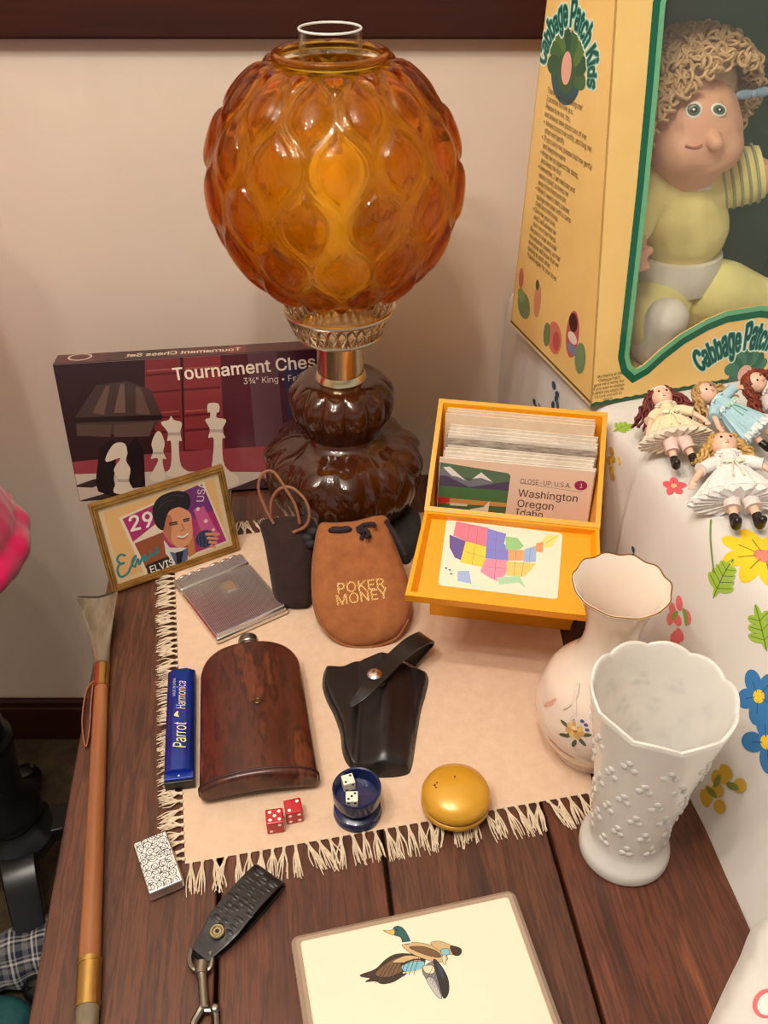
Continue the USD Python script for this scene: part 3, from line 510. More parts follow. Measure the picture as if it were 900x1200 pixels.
# cards standing in it, tilting back, each one its own
paper_m = mat('white_card_stock', (238, 226, 210), (206, 190, 172), scale=120, stretch=(.3, 3, 3), rough=.7); beige_m = mat('beige_divider_stock', (232, 206, 178), (222, 194, 164), scale=60, rough=.75)
ink_m = mat('printed_card_edge', (200, 186, 170), (120, 100, 90), scale=150, stretch=(.5, 3, 3), rough=.6)
def card(y, h, w, dx, a, m, name, label, group):
    a = math.radians(a); Yc = BY * math.sin(a) + np.array([0, 0, math.cos(a)])
    return thing(name, label, 'card', BO + BX * (cxm + dx) + BY * y + np.array([0, 0, .0038]), BX, Yc, group)
cw = x1 - x0 - .0135; ymax = yb - .012; kinds = [('white printed map card standing upright at the front of the yellow file box', 'front map cards', 10, .180, paper_m, .0012), ('cream map card standing edge-up in the middle of the yellow file box', 'middle map cards', 11, .190, paper_m, .0012), ('beige divider card standing tallest at the back of the yellow file box', 'divider cards', 8, .203, beige_m, .0014)]
protos = {}; nall = sum(k[2] for k in kinds); i_ = 0; y0 = yf + .016
for gi, (lab, grp, cnt, hh, m_, th_) in enumerate(kinds):
    for k in range(cnt):
        y = y0 + (ymax - y0) * i_ / (nall - 1); i_ += 1; a = 9 - 5 * i_ / nall; dx = (.002, .003, -.001)[gi] + rng.normal(0, .0006); dh = rng.normal(0, .0008)
        if gi == 0 and k == 0:
            cd = card(y, hh, cw, 0, a, m_, 'map_card', 'front map card titled with state names and a mountain lake picture', None); fr_card = (cd, y, a)
            obj('sheet', rbox(cw, .178, .0012, .0003, (0, .089, -.0012)), paper_m, cd); continue
        a_ = math.radians(a); Yc = BY * math.sin(a_) + np.array([0, 0, math.cos(a_)]); O = BO + BX * (cxm + dx) + BY * y + np.array([0, 0, .0034 + dh * .3])
        key = (gi, k % 3)
        if key not in protos:
            c = thing(('map_card', 'map_card', 'divider_card')[gi], lab, 'card', O, BX, Yc, grp); h_ = hh + (-.0025, .0, .0022)[k % 3]
            obj('sheet', rbox(cw - (.002, .004, .006)[k % 3], h_, th_, .0003, (0, h_ / 2, -.0012), 8), m_ if k % 3 or gi == 2 else ink_m, c); protos[key] = c
        else: copy(protos[key], lab, O, BX, Yc, grp)
cd, y, a = fr_card; a_ = math.radians(a); FYc = BY * math.sin(a_) + np.array([0, 0, math.cos(a_)]); FOc = BO + BX * cxm + BY * y + np.array([0, 0, .0038])
wz = lambda p: trace([(440 + x / 3, 440 + y / 3) for x, y in p], FOc, BX, FYc)
ci = Ink(rect(-cw / 2 + .0006, .0005, cw / 2 - .0006, .1775)); ci.add(rect(-1, -1, 1, 1), (226, 194, 170)); pic = sg.Polygon(wz([(200, 300), (476, 345), (452, 520), (190, 520)])).buffer(-.004).buffer(.004)
GC = lambda c, *p: ci.add(sg.Polygon(wz(p)).buffer(0).intersection(pic), c)
ci.add(pic, (66, 92, 70)); GC((86, 112, 84), (200, 296), (480, 340), (475, 400), (210, 330)); GC((116, 118, 128), (215, 330), (262, 322), (330, 372), (372, 342), (420, 385), (470, 400), (470, 420), (200, 395)); GC((228, 220, 212), (238, 322), (262, 320), (318, 370), (290, 356), (268, 352)); GC((228, 220, 212), (342, 362), (372, 340), (412, 374), (388, 366), (372, 360))
GC((78, 66, 92), (212, 350), (250, 352), (330, 392), (470, 372), (468, 412), (330, 402), (210, 385)); GC((72, 112, 68), (205, 385), (465, 405), (460, 450), (205, 430)); GC((198, 142, 74), (200, 425), (462, 448), (460, 462), (200, 446)); GC((70, 100, 62), (200, 446), (460, 464), (455, 520), (190, 520)); GC((186, 40, 42), (216, 425), (262, 430), (260, 446), (222, 450)); GC((212, 196, 170), (262, 446), (325, 452), (322, 460), (262, 456)); GC((222, 210, 190), (332, 470), (380, 462), (402, 440), (396, 480), (340, 490))
oc = wz([(722, 387)])[0]; ci.add(ell(oc[0], oc[1], .0062, .0052), (150, 30, 78)); ci.add(line(wz([(508, 378), (725, 410)]), .0004), (120, 90, 90))
ci.text('1', .0046, oc[0], oc[1] - .0022, (240, 220, 220), anchor='m', layer=2)
for t, p, h, w_, c in (('CLOSE-UP: U.S.A.', (507, 378), .0052, 178, (96, 74, 84)), ('Washington', (500, 424), .0080, 208, (52, 38, 44)), ('Oregon', (496, 460), .0080, 128, (52, 38, 44)), ('Idaho', (491, 492), .0080, 96, (52, 38, 44)), ('Montana', (487, 524), .0080, 140, (52, 38, 44))):
    u = wz([p, (p[0] + w_, p[1] + w_ * .13)]); g = glyphs(t, 1)[..., 0].max(); ci.text(t, h, u[0][0], u[0][1], c, sx=(u[1][0] - u[0][0]) / (g * h))
ci.build('printed_face', cd, z=.0001)
# ------------------------------------------------------------------ harmonica, flask, holster
HO = P(194, 928, .0016); HX, HY = rot(8.8); hl = np.linalg.norm(P(198, 796, .0) - P(193, 928, .0)) * .99
hm = thing('harmonica', 'blue metal harmonica with black comb lying beside the leather flask', 'harmonica', HO, HX, HY)
blue_m = mat('blue_enamel', (26, 62, 168), (20, 48, 140), scale=20, rough=.25, metal=.55, coat_weight=.5)
black_m = mat('black_plastic', (24, 22, 24), rough=.35)
HW = .0265; obj('comb', rbox(HW, hl, .011, .0012, (HW / 2, hl / 2, 0)), black_m, hm)
obj('comb_slots', cat([box(.0012, .0075, .005, (.0006 - .0005, .012 + k * .0105, .003)) for k in range(10)]), mat('slot_black', (8, 8, 8), rough=.6), hm)
sec = [(.0005, .0105), (.0005, .0130), (.0035, .0165), (.0075, .0185), (HW - .0075, .0185), (HW - .0035, .0165), (HW - .0005, .0130), (HW - .0005, .0105)]
obj('cover_plate', loft([[(x, y, z) for x, z in sec] for y in (.0085, hl - .004)]), blue_m, hm)
obj('cover_flange', rbox(HW - .001, .013, .003, .0008, (HW / 2, .0085, .0105)), blue_m, hm); obj('cover_flange', rbox(HW - .001, .006, .0022, .0008, (HW / 2, hl - .004, .0105)), blue_m, hm)
obj('rivet', ball(.0014, 10, (1, 1, .6), (HW / 2, .0055, .0136)), plain_m, hm); obj('rivet', ball(.0014, 10, (1, 1, .6), (HW / 2, hl - .0035, .0128)), plain_m, hm)
hk = Ink(); ya = hl * .27
hk.text('Parrot', .0115, HW * .74, ya - .006, (230, 214, 170), ang=90, shear=.25, sx=.66); hk.text('Harmonica', .0085, HW * .70, ya + .040, (226, 208, 160), ang=90, shear=.25, sx=.60); hk.text('MADE IN CHINA', .0026, HW * .34, ya + .058, (190, 190, 200), ang=90, sx=.8)
bird = spl([(-.004, 0), (-.002, .005), (.001, .008), (.003, .006), (.002, .002), (.004, -.004), (.001, -.003)], 4); hk.add(sa.translate(sa.scale(bird, .6, .6, origin=(0, 0)), HW * .40, ya + .034), (226, 208, 160))
hk.build('printed_lettering', hm, z=.0188)
leather_m = mat('brown_flask_leather', 0, [(.28, (38, 17, 13)), (.42, (70, 31, 20)), (.50, (84, 38, 24)), (.57, (54, 24, 16)), (.66, (106, 54, 32)), (.74, (66, 30, 19))], scale=22, stretch=(2.2, .55, 1), rough=.3, bump=(90, .35, .0008), coat_weight=.15, coat_roughness=.25)
dleather_m = mat('dark_flask_leather', (52, 24, 16), (38, 18, 12), scale=40, rough=.45)
KO2 = P(306, 936, .0016); KX2, KY2 = rot(9.6)
fk = thing('hip_flask', 'curved hip flask wrapped in scuffed brown leather with metal cap', 'flask', KO2, KX2, KY2)
fw = .0515; topy = (P(290, 762, .022) - KO2) @ KY2
def frow(y, w, inset):
    a = np.linspace(0, 2 * PI, 64, endpoint=False); cs, sn = np.cos(a), np.sin(a); x = np.sign(cs) * np.abs(cs) ** .75 * (w - inset); t = np.sign(sn) * np.abs(sn) ** .45
    return np.c_[x, np.full(64, y), .0095 * (1 - (x / fw) ** 2) + .0125 + t * (.0125 - inset)]
ys = []
for k in range(5): b = k / 4 * PI / 2; ys.append((.004 * (1 - math.sin(b)), fw, .004 * (1 - math.sin(b)) ** 1.0))
ys = [(.004 - .004 * math.sin(b) if 0 else .004 * (1 - math.cos(b)), fw, .004 * (1 - math.sin(b))) for b in np.linspace(0, PI / 2, 6)]
Lf = topy; sh = .030
for t in np.linspace(0, 1, 12)[1:]: ys.append((.004 + (Lf - sh - .004) * t, fw - .003 * t, 0))
for t in np.linspace(0, 1, 14)[1:]: ys.append((Lf - sh + sh * math.sin(t * PI / 2) , (fw - .003) * (.30 + .70 * math.cos(t * PI / 2) ** .62), .003 * t ** 3))
rings = []
for y, w, ins_ in ys: rings.append(frow(y, w, ins_))
fr = np.array(rings); obj('body', loft(fr), leather_m, fk, smooth=60)
obj('base_seam', tube(frow(.0055, fw + .0002, -.0001)[np.r_[0:64, 0]] , .0011, 6, caps=False), dleather_m, fk, smooth=60)
obj('neck', out(move(lathe([(.0085, 0), (.0085, .008), (.0075, .009)], 32, caps=True), (0, Lf - .002, .021), rx=-90)), plain_m, fk)
obj('cap', out(move(lathe([(.0001, 0), (.0095, 0), (.0102, .001), (.0102, .0075), (.0092, .0098), (.006, .011), (.0001, .0115)], 40), (0, Lf + .005, .021), rx=-90)), mat('pewter', (150, 146, 138), rough=.3, metal=1), fk)
rx_, ry_ = (P(302, 824, .033) - KO2) @ KX2, (P(302, 824, .033) - KO2) @ KY2
obj('rivet', cat([move(trimesh.creation.torus(.0026, .0011, 20, 10), (rx_, ry_, .0348)), move(trimesh.creation.cylinder(.0022, .001, sections=20), (rx_, ry_, .0345))]), mat('aged_brass', (120, 96, 60), rough=.35, metal=1), fk)
OO = P(437, 905, .0016); OX, OY = rot(0)
hs = thing('holster', 'small black leather pistol holster with snapped strap lying on the mat', 'holster', OO, OX, OY)
oz = lambda p: trace([(370 + x / 4.09, 720 + y / 4.09) for x, y in p], OO + [0, 0, .004], OX, OY)
blk_m = mat('black_leather', (28, 25, 26), (18, 16, 18), scale=60, rough=.36, bump=(160, .3, .0007), coat_weight=.15, coat_roughness=.3)
hp = spl(oz([(44, 252), (84, 246), (130, 247), (190, 224), (300, 214), (420, 240), (500, 262), (541, 292), (526, 380), (506, 450), (480, 600), (462, 715), (430, 758), (300, 770), (205, 748), (150, 705), (125, 640), (116, 560), (85, 470), (50, 400), (30, 325)]), 6)
ridge_l = sg.LineString(oz([(330, 250), (340, 450), (330, 700)]))
def hfn(x, y): d = shapely.distance(ridge_l, shapely.points(np.c_[x, y])); return .013 * np.exp(-(d / .016) ** 2) - .0022 * np.exp(-(d - .026) ** 2 / .003 ** 2) * 1.0
obj('pouch', pillow(hp, .008, .0022, .006, hfn), blk_m, hs, smooth=60)
obj('welt', tube([(*p, .0042) for p in np.array(hp.buffer(-.0022).exterior.coords)[::4]], .0007, 5), mat('black_thread', (52, 44, 42), rough=.7), hs)
so = lambda p, z: (*trace([(370 + p[0] / 4.09, 720 + p[1] / 4.09)], OO + [0, 0, z], OX, OY)[0], z)
strap_pts = [so((168, 440), .018), so((230, 375), .0255), so((300, 295), .0275), so((375, 215), .029), so((450, 150), .033), so((505, 118), .033), so((530, 112), .025), so((525, 130), .015), so((490, 175), .010), so((445, 230), .0075)]
obj('strap', ribbon(strap_pts, nrm([.70, -.70, .0]), [.005, .013, .0175, .0175, .0185, .019, .019, .019, .0185, .018], .0026, 6), blk_m, hs, smooth=40)
sn = so((282, 285), .0300); obj('snap', out(lathe([(.0001, .0025), (.003, .0022), (.0058, .0012), (.0072, 0), (.0066, -.001), (.0001, -.0012)][::-1], 28)).apply_translation(sn), plain_m, hs)
sn = so((305, 322), .026); obj('snap', move(trimesh.creation.torus(.0052, .0014, 24, 10), sn), mat('dark_metal', (60, 54, 50), rough=.3, metal=1), hs)
# ------------------------------------------------------------------ dice, cup, yo-yo
PIP = {1: [(0, 0)], 2: [(-1, -1), (1, 1)], 3: [(-1, -1), (0, 0), (1, 1)], 4: [(-1, -1), (1, -1), (-1, 1), (1, 1)], 5: [(-1, -1), (1, -1), (0, 0), (-1, 1), (1, 1)], 6: [(-1, -1), (1, -1), (-1, 0), (1, 0), (-1, 1), (1, 1)]}
def die(O, yaw, s, faces, m, pm, label, group, tilt=(0, 0)):
    X, Y = rot(yaw); R = trimesh.transformations.euler_matrix(math.radians(tilt[0]), math.radians(tilt[1]), 0)[:3, :3]; M = np.c_[X, Y, [0, 0, 1]] @ R
    d = thing('die', label, 'die', O, M[:, 0], M[:, 1], group); obj('cube', rbox(s, s, s, s * .08), m, d); h = s / 2
    for f, (U, V, Nn) in zip(faces, (((1, 0, 0), (0, 1, 0), (0, 0, 1)), ((1, 0, 0), (0, 0, 1), (0, -1, 0)), ((0, 1, 0), (0, 0, 1), (1, 0, 0)))):
        U, V, Nn = map(np.array, (U, V, Nn))
        for a, b in PIP[f]:
            c = np.array([0, 0, h]) + Nn * h + (U * a + V * b) * s * .26; k = trimesh.geometry.align_vectors([0, 0, 1], Nn); pp = ball(s * .105, 12, (1, 1, .28)); pp.apply_transform(k); pp.apply_translation(c); obj('pip', pp, pm, d)
red_m = mat('red_plastic', (200, 18, 40), rough=.15, transmission_weight=.2, coat_weight=.4); wht_m = mat('ivory_plastic', (236, 228, 210), rough=.3); wpip = mat('white_pip', (245, 238, 230), rough=.5); bpip = mat('black_pip', (22, 22, 24), rough=.5)
a = P(323, 968, .0016); b = P(343, 956, .0016); ds = .0148
die(a, 9, ds, (5, 2, 4), red_m, wpip, 'red die on the mat, left one of the pair', 'red dice'); die(b + [.0012, -.0003, 0], 14, ds, (2, 4, 3), red_m, wpip, 'red die on the mat, right one of the pair', 'red dice')
CO2 = P(419, 952, .0016); navy_m = mat('navy_plastic', (24, 38, 84), (18, 30, 70), scale=8, rough=.25, coat_weight=.3)
cu = thing('dice_cup', 'small navy blue spool-shaped dish holding white dice', 'cup', CO2)
cr_ = .0200; ch_ = .036
obj('base', out(lathe([(.0001, 0), (.0195, 0), (.0208, .0014), (.0208, .0045), (.0198, .0055), (.0206, .0066), (.0200, .0098), (.0165, .0116), (.0130, .0126), (.0130, .0145), (.0001, .0145)], 64)), navy_m, cu)
obj('bowl', out(lathe([(.0001, .0145), (.014, .0146), (.0185, .018), (.0204, .0235), (.0208, ch_ - .0012), (.0200, ch_), (.0188, ch_ - .0008), (.0182, ch_ - .011), (.0175, ch_ - .0125), (.0001, ch_ - .013)], 64)), navy_m, cu, smooth=45)
zin = ch_ - .013
w1_ = np.array(P(408, 916, zin + .008)); w2_ = np.array(P(411, 934, zin + .008))
die(np.array([w1_[0], w1_[1], T + .0016 + zin]), 18, .0104, (2, 2, 6), wht_m, bpip, 'ivory die in the blue dish, nearer the dish back', 'white dice in the blue dish'); die(np.array([w2_[0] + .001, w2_[1] - .002, T + .0016 + zin]), 2, .0104, (3, 4, 1), wht_m, bpip, 'ivory die in the blue dish, nearer the dish front', 'white dice in the blue dish')
YO = P(533, 947, .0016); yy = thing('toy_yoyo', 'shiny golden yellow yo-yo lying on the mat edge', 'yo-yo', YO)
yg_m = mat('golden_lacquer', (214, 158, 44), (204, 148, 38), scale=30, rough=.34, metal=.15, coat_weight=.4, coat_roughness=.15)
yr = .0296
obj('lower_half', out(lathe([(.0001, 0), (.017, .0005), (.025, .003), (yr, .009), (yr, .0125), (yr - .0015, .0140), (.011, .0142), (.0001, .0142)], 72)), yg_m, yy, smooth=45)
obj('upper_half', out(lathe([(.0001, .0155), (.011, .0155), (yr - .0015, .0156), (yr, .0172), (yr, .0205), (.0275, .0258), (.021, .0300), (.012, .0325), (.0001, .0334)], 72)), yg_m, yy, smooth=60)
obj('axle', move(trimesh.creation.cylinder(.006, .0016, sections=20), (0, 0, .0148)), wood_m, yy)
obj('pin_mark', cat([ball(.0009, 8, (1, 1, .5), (-.001, .008, .0330)), ball(.0011, 8, (1, 1, .5), (-.0185, .001, .0308)), ball(.0008, 8, (1, 1, .5), (-.0175, -.0015, .0313)), ball(.0008, 8, (1, 1, .5), (-.0165, .003, .0316))]), mat('scratch_dark', (70, 46, 20), rough=.6), yy)
# ------------------------------------------------------------------ lighter
GO = P(176, 1060, .001); q = trace([(174, 1048), (155, 988), (193, 972), (215, 1030)], P(0, 0, .0125) * 0 + [0, 0, T + .0125], np.array([1., 0, 0]), np.array([0, 1., 0]))
lv = np.array(q[1]) - np.array(q[0]); ll = np.linalg.norm(lv); wv = np.array(q[3]) - np.array(q[0]); lw = np.linalg.norm(wv); yaw = math.degrees(math.atan2(-lv[0], lv[1])); GX, GY = rot(yaw); GO = np.array([q[0][0], q[0][1], T + .0008])
lg = thing('lighter', 'slim silver pocket lighter engraved with scrollwork at the mat corner', 'lighter', GO, GX, GY)
lw = min(lw, .0285); obj('case', rbox(lw, ll * .60, .0115, .0018, (lw / 2, ll * .30, 0)), plain_m, lg); obj('lid', rbox(lw, ll * .392, .0115, .0018, (lw / 2, ll * .803, 0)), plain_m, lg); obj('hinge', tube([(lw + .0004, ll * .56, .0035), (lw + .0004, ll * .66, .0035)], .0012, 8), plain_m, lg)
li = Ink(rect(.0012, .0012, lw - .0012, ll - .0012)); li.add(rect(.0012, .0012, lw - .0012, ll - .0012), (228, 230, 230)); r5 = np.random.default_rng(11)
scr = []
for gy_ in np.arange(.004, ll - .001, .0064):
    for gx_ in np.arange(.004, lw - .001, .0064):
        c = np.array([gx_, gy_]) + r5.normal(0, .0007, 2); s = r5.choice([-1, 1]); a0 = r5.uniform(0, 6.28); t = np.linspace(0, 1, 24)
        rad = .0040 * (1 - .85 * t); pts = np.c_[c[0] + rad * np.cos(a0 + s * 11 * t), c[1] + rad * np.sin(a0 + s * 11 * t)]; scr.append(line(pts, .00050))
        for e in (0, 4, 8): scr.append(ell(pts[e][0] + .0004, pts[e][1] + .0004, .0011, .0004, r5.uniform(0, 180), 8))
li.add(unary_union(scr), (70, 70, 74)); li.add(line([(0, ll * .605), (lw, ll * .605)], .0004), (90, 90, 92))
li.build('engraving', lg, z=.0115, m=mat('engraved_silver', 0, vcol=True, rough=.3, metal=.45))
# ------------------------------------------------------------------ strap with snap hook
VO = P(240, 1120, .0); ang = math.degrees(math.atan2(*(P(320, 1025)[:2] - P(238, 1118)[:2]))); VX, VY = rot(-ang)
ks = thing('key_strap', 'black crocodile-grain leather key strap with steel snap hook', 'key strap', VO, VX, VY)
sl = np.linalg.norm(P(319, 1026, .012)[:2] - P(240, 1120, .006)[:2]); croc_m = mat('crocodile_leather', (30, 28, 28), (20, 18, 19), scale=40, rough=.42, bump=(130, .6, .0012), detail=1)
bandw = .029
obj('band', ribbon([(0, -.006, .0045), (0, .01, .0016), (0, sl * .5, .0018), (.0, sl - .006, .0022), (0, sl - .0005, .0066), (0, sl - .006, .0118), (0, sl * .6, .0138), (0, sl * .3, .0118), (0, .012, .0085), (0, -.004, .0070)], (1, 0, 0), [.016, .022, bandw, bandw, bandw, bandw, bandw, bandw, .024, .017], .0024, 8), blk_m, ks, smooth=40)
sc = []
r6 = np.random.default_rng(5)
for k in range(13):
    y = sl * .28 + k * sl * .64 / 12; zt = np.interp(y, [sl * .25, sl * .55, sl * .9], [.0120, .0146, .0134])
    for j in range(3): wj = bandw / 3.3; sc.append(ball(1, 12, (wj * r6.uniform(.40, .62), sl * .64 / 24 * r6.uniform(.8, 1.1), .0008), ((j - 1) * wj * .92 + r6.normal(0, .0012), y + r6.normal(0, .0009), zt + .0001)))
obj('crocodile_scales', cat(sc), croc_m, ks)
obj('snap', cat([move(trimesh.creation.torus(.0046, .0016, 28, 10), (0, sl * .20, .0122)), move(trimesh.creation.cylinder(.0042, .0018, sections=24), (0, sl * .20, .0118))]), mat('nickel_yellow', (176, 166, 130), rough=.3, metal=1), ks)
obj('snap_hole', move(trimesh.creation.cylinder(.0016, .0024, sections=16), (0, sl * .20, .0120)), black_m, ks)
steel_m = mat('worn_steel', (150, 144, 134), rough=.32, metal=1)
kl = lambda px, py, z: (lambda p: (p @ VX, p @ VY, z))(P(px, py, z) - VO)
obj('ring', tube([kl(224, 1112, .006), kl(222, 1125, .005), kl(228, 1136, .005), kl(244, 1136, .005), kl(248, 1124, .006), kl(246, 1116, .007)], .0022, 8, 5), steel_m, ks)
obj('swivel', cat([tube([kl(236, 1128, .006), kl(236, 1142, .006)], .005, 14), tube([kl(236, 1140, .006), kl(237, 1150, .006), kl(240, 1182, .006)], [.0042, .0034, .0038], 12), ball(.0052, 14, (1, 1, .8), kl(236, 1131, .006))]), steel_m, ks)
obj('hook', cat([tube([kl(240, 1176, .006), kl(232, 1190, .005), kl(226, 1204, .005), kl(232, 1226, .005), kl(246, 1230, .005), kl(254, 1210, .005)], .0032, 10, 5), tube([kl(240, 1184, .006), kl(252, 1186, .006), kl(254, 1206, .005)], .0022, 8, 4), ball(.0036, 10, (1, 1, 1), kl(252, 1182, .007))]), steel_m, ks)
# ------------------------------------------------------------------ long shoehorn stick
wa, wb = P(103, 1172, .0085), P(119, 796, .0085); WYv = nrm(wb - wa); WXv = nrm(np.cross(WYv, [0, 0, 1.])); wl = np.linalg.norm(wb - wa)
sk = thing('shoehorn_stick', 'long wooden stick with brass ferrules and horn shoehorn end along the table edge', 'shoehorn', wa, WXv, WYv)
stick_m = mat('honey_wood', (158, 100, 62), (136, 82, 48), scale=12, stretch=(6, .6, 6), rough=.3, coat_weight=.3)
horn_m = mat('grey_horn', 0, [(.3, (58, 48, 38)), (.5, (122, 108, 88)), (.62, (88, 74, 58)), (.75, (160, 146, 122))], scale=22, stretch=(1.4, .35, 1.4), rough=.25, coat_weight=.4)
fer_m = mat('aged_brass_ferrule', (206, 168, 100), rough=.3, metal=1)
cyl = lambda y0, y1, r0, r1=None: tube([(0, y0, 0), (0, y1, 0)], [r0, r1 or r0], 28)
obj('shaft', cyl(.004, wl - .004, .0082, .0066), stick_m, sk, smooth=40); obj('ferrule', cat([cyl(-.006, .030, .0088), cyl(.026, .030, .0092), cyl(-.006, -.002, .0092)]), fer_m, sk, smooth=40); obj('ferrule', cat([cyl(wl - .012, wl + .022, .0072, .0076), cyl(wl - .012, wl - .008, .0078)]), fer_m, sk, smooth=40)
obj('horn_tip', tube([(0, -.006, 0), (0, -.03, .0), (0, -.075, .0), (.0, -.10, .002)], [.0084, .0078, .006, .003], 20, 5), horn_m, sk, smooth=60)
hr = []; hlen = .088
for t in np.linspace(0, 1, 18):
    y = wl + .018 + t * hlen; w = .0075 + (.0215 - .0075) * t ** 1.5; cv = .008 * t; a = np.linspace(0, 2 * PI, 28, endpoint=False); th = .0072 * (1 - t) ** 1.6 + .0016
    x = w * np.cos(a); hr.append(np.c_[x - .004 * t, np.full(28, y), th * np.sin(a) + cv * (x / w) ** 2 + .012 * t ** 1.4])
obj('shoehorn', loft(hr), horn_m, sk, smooth=60)
obj('wrist_loop', ribbon([(-.006, wl - .006, .004), (-.013, wl - .018, .003), (-.0165, wl - .050, -.003), (-.0125, wl - .078, -.006), (-.0095, wl - .060, -.004), (-.0085, wl - .03, .0), (-.007, wl - .010, .003)], (0, 0, 1), .0048, .0012, 6), mat('thong_leather', (150, 84, 52), rough=.6), sk)
# ------------------------------------------------------------------ ivory box with a flying duck
dz_ = .030; c0, c1 = P(340, 1096, dz_), P(602, 1040, dz_); UX = nrm(c1 - c0); UY = np.array([-UX[1], UX[0], 0]); dw = np.linalg.norm(c1 - c0); dl = .118; UO = c0 - UY * dl - [0, 0, dz_ - .0003]
dk = thing('duck_box', 'ivory lidded box with taupe edge and printed flying mallard', 'box', UO, UX, UY)
taupe_m = mat('taupe_resin', (168, 146, 126), (156, 134, 114), scale=16, rough=.35); ivory_m = mat('ivory_panel', (232, 222, 200), (228, 217, 192), scale=8, rough=.3, coat_weight=.3)
obj('body', bev(rect(0, 0, dw, dl).buffer(-.006).buffer(.006), dz_, .0035), taupe_m, dk)
obj('lid_panel', bev(rect(.0065, .0065, dw - .0065, dl - .0065).buffer(-.003).buffer(.003), .0016, .0008, dz_ - .0008), ivory_m, dk)
uz = lambda p: trace([(320 + x / 2.5, 1020 + y / 2.5) for x, y in p], UO + [0, 0, dz_ + .0008], UX, UY)
di = Ink(); GD = lambda c, *p, k=4: (di.add(spl(uz(p), k).buffer(.00032), (40, 32, 30)), di.add(spl(uz(p), k), c))
BR, DKB, TANC, TEAL, SKY_, BLKC, CRM = (112, 82, 58), (58, 44, 36), (196, 166, 120), (40, 88, 86), (122, 180, 196), (44, 42, 44), (224, 206, 170)
GD(DKB, (255, 308), (300, 290), (330, 262), (365, 245), (420, 248), (445, 262), (432, 290), (395, 300), (355, 325), (320, 332), (300, 324), (272, 326), (285, 316)); GD(BR, (300, 304), (340, 268), (380, 254), (432, 262), (425, 282), (390, 290), (340, 312)); GD(TANC, (350, 268), (390, 250), (430, 256), (425, 270), (380, 270))
GD(SKY_, (378, 280), (410, 268), (442, 268), (436, 286), (400, 298), (382, 294)); di.add(line(uz([(375, 276), (412, 262), (445, 262)]), .0012, 4), BLKC); di.add(line(uz([(382, 300), (410, 298), (440, 288)]), .0010, 4), CRM)
GD(TANC, (378, 215), (420, 212), (470, 222), (500, 240), (510, 262), (480, 268), (440, 258), (400, 240)); GD(BR, (400, 226), (440, 224), (480, 238), (490, 254), (450, 248))
GD(TANC, (462, 214), (488, 208), (520, 220), (548, 230), (548, 246), (520, 246), (490, 236)); GD(DKB, (520, 222), (550, 230), (546, 248), (528, 246)); GD(SKY_, (492, 234), (512, 230), (516, 244), (498, 250)); GD(CRM, (496, 252), (506, 250), (505, 275), (498, 268))
GD((120, 118, 122), (438, 290), (470, 268), (490, 300), (498, 350), (490, 374), (470, 352), (450, 320)); GD(BLKC, (470, 262), (492, 280), (512, 318), (514, 356), (500, 374), (486, 330)); GD((180, 178, 176), (450, 320), (470, 318), (494, 372), (478, 366)); GD((52, 66, 84), (480, 272), (496, 290), (500, 320), (488, 300)); GD(CRM, (440, 282), (468, 280), (472, 300), (448, 300))
for k in range(9): di.add(line(uz([(300 + k * 14, 330 - k * 3 - (k % 2) * 3), (330 + k * 12, 280 - k * 3)]), .00035), (34, 26, 24))
for k in range(6): di.add(line(uz([(452 + k * 7, 316 + k * 9), (470 + k * 5, 280 + k * 8)]), .0003), (30, 30, 34))
GD(TEAL, (352, 172), (362, 164), (378, 168), (392, 186), (402, 212), (382, 214), (374, 196), (354, 188)); GD((220, 178, 84), (324, 176), (338, 178), (354, 174), (354, 188), (338, 184)); di.add(line(uz([(378, 214), (402, 211)]), .0012), (236, 228, 206)); di.add(ell(*uz([(362, 175)])[0], .0006, .0006), (20, 20, 20))
di.build('printed_duck', dk, z=dz_ + .0008, m=GLOSSINK)
# ------------------------------------------------------------------ the two vases
por_m = mat('glazed_porcelain', (236, 216, 200), (232, 208, 192), scale=6, rough=.12, coat_weight=.5, subsurface_weight=.15, subsurface_scale=.004)
A1 = P(690, 874, .0018); v1 = thing('porcelain_vase', 'round-bellied porcelain bud vase with gold fluted rim and small flower sprig', 'vase', A1)
pro = [(.0001, .003), (.026, .002), (.031, 0), (.0325, .003), (.034, .008), (.045, .025), (.0535, .048), (.0545, .066), (.048, .090), (.036, .108), (.027, .122), (.0228, .138), (.0225, .155), (.026, .172), (.0335, .190), (.0395, .1985)]
inn = [(.0375, .1990), (.0315, .190), (.0245, .173), (.0205, .155), (.0205, .138), (.024, .122), (.03, .108), (.02, .09), (.0001, .085)]
def flute(A, R, Z): k = np.clip((Z - .17) / .028, 0, 1) ** 1.5; w = np.cos(11 * A); return R * (1 + .014 * k * w), Z + .0009 * k * w
pp = np.vstack([cr(pro, 5), cr(inn, 4)]); obj('body', out(lathe(pp, 96, flute)), por_m, v1, smooth=60)
gl_m = mat('gold_lustre', (190, 140, 70), rough=.25, metal=1); an = np.linspace(0, 2 * PI, 161); w = np.cos(11 * an)
obj('gold_rim', tube(np.c_[.0388 * (1 + .014 * w) * np.cos(an), .0388 * (1 + .014 * w) * np.sin(an), .1990 + .0009 * w], .00055, 6, caps=False), gl_m, v1)
cvp = cr(pro, 5)
def on_vase(x, y, o):     # x metres round the belly from the side facing the camera, y height
    r = np.interp(y, cvp[4:, 1], cvp[4:, 0]); a = a_v + x / .054; r = r + .0002 + o; return np.c_[r * np.cos(a), r * np.sin(a), y]
tv = CAM - A1; a_v = math.atan2(tv[1], tv[0]); vk = Ink(); fx, fy = -.014, .074
sy = lambda x, y, a, b, g, c: vk.add(ell(fx + x, fy + y, a, b, g), c)
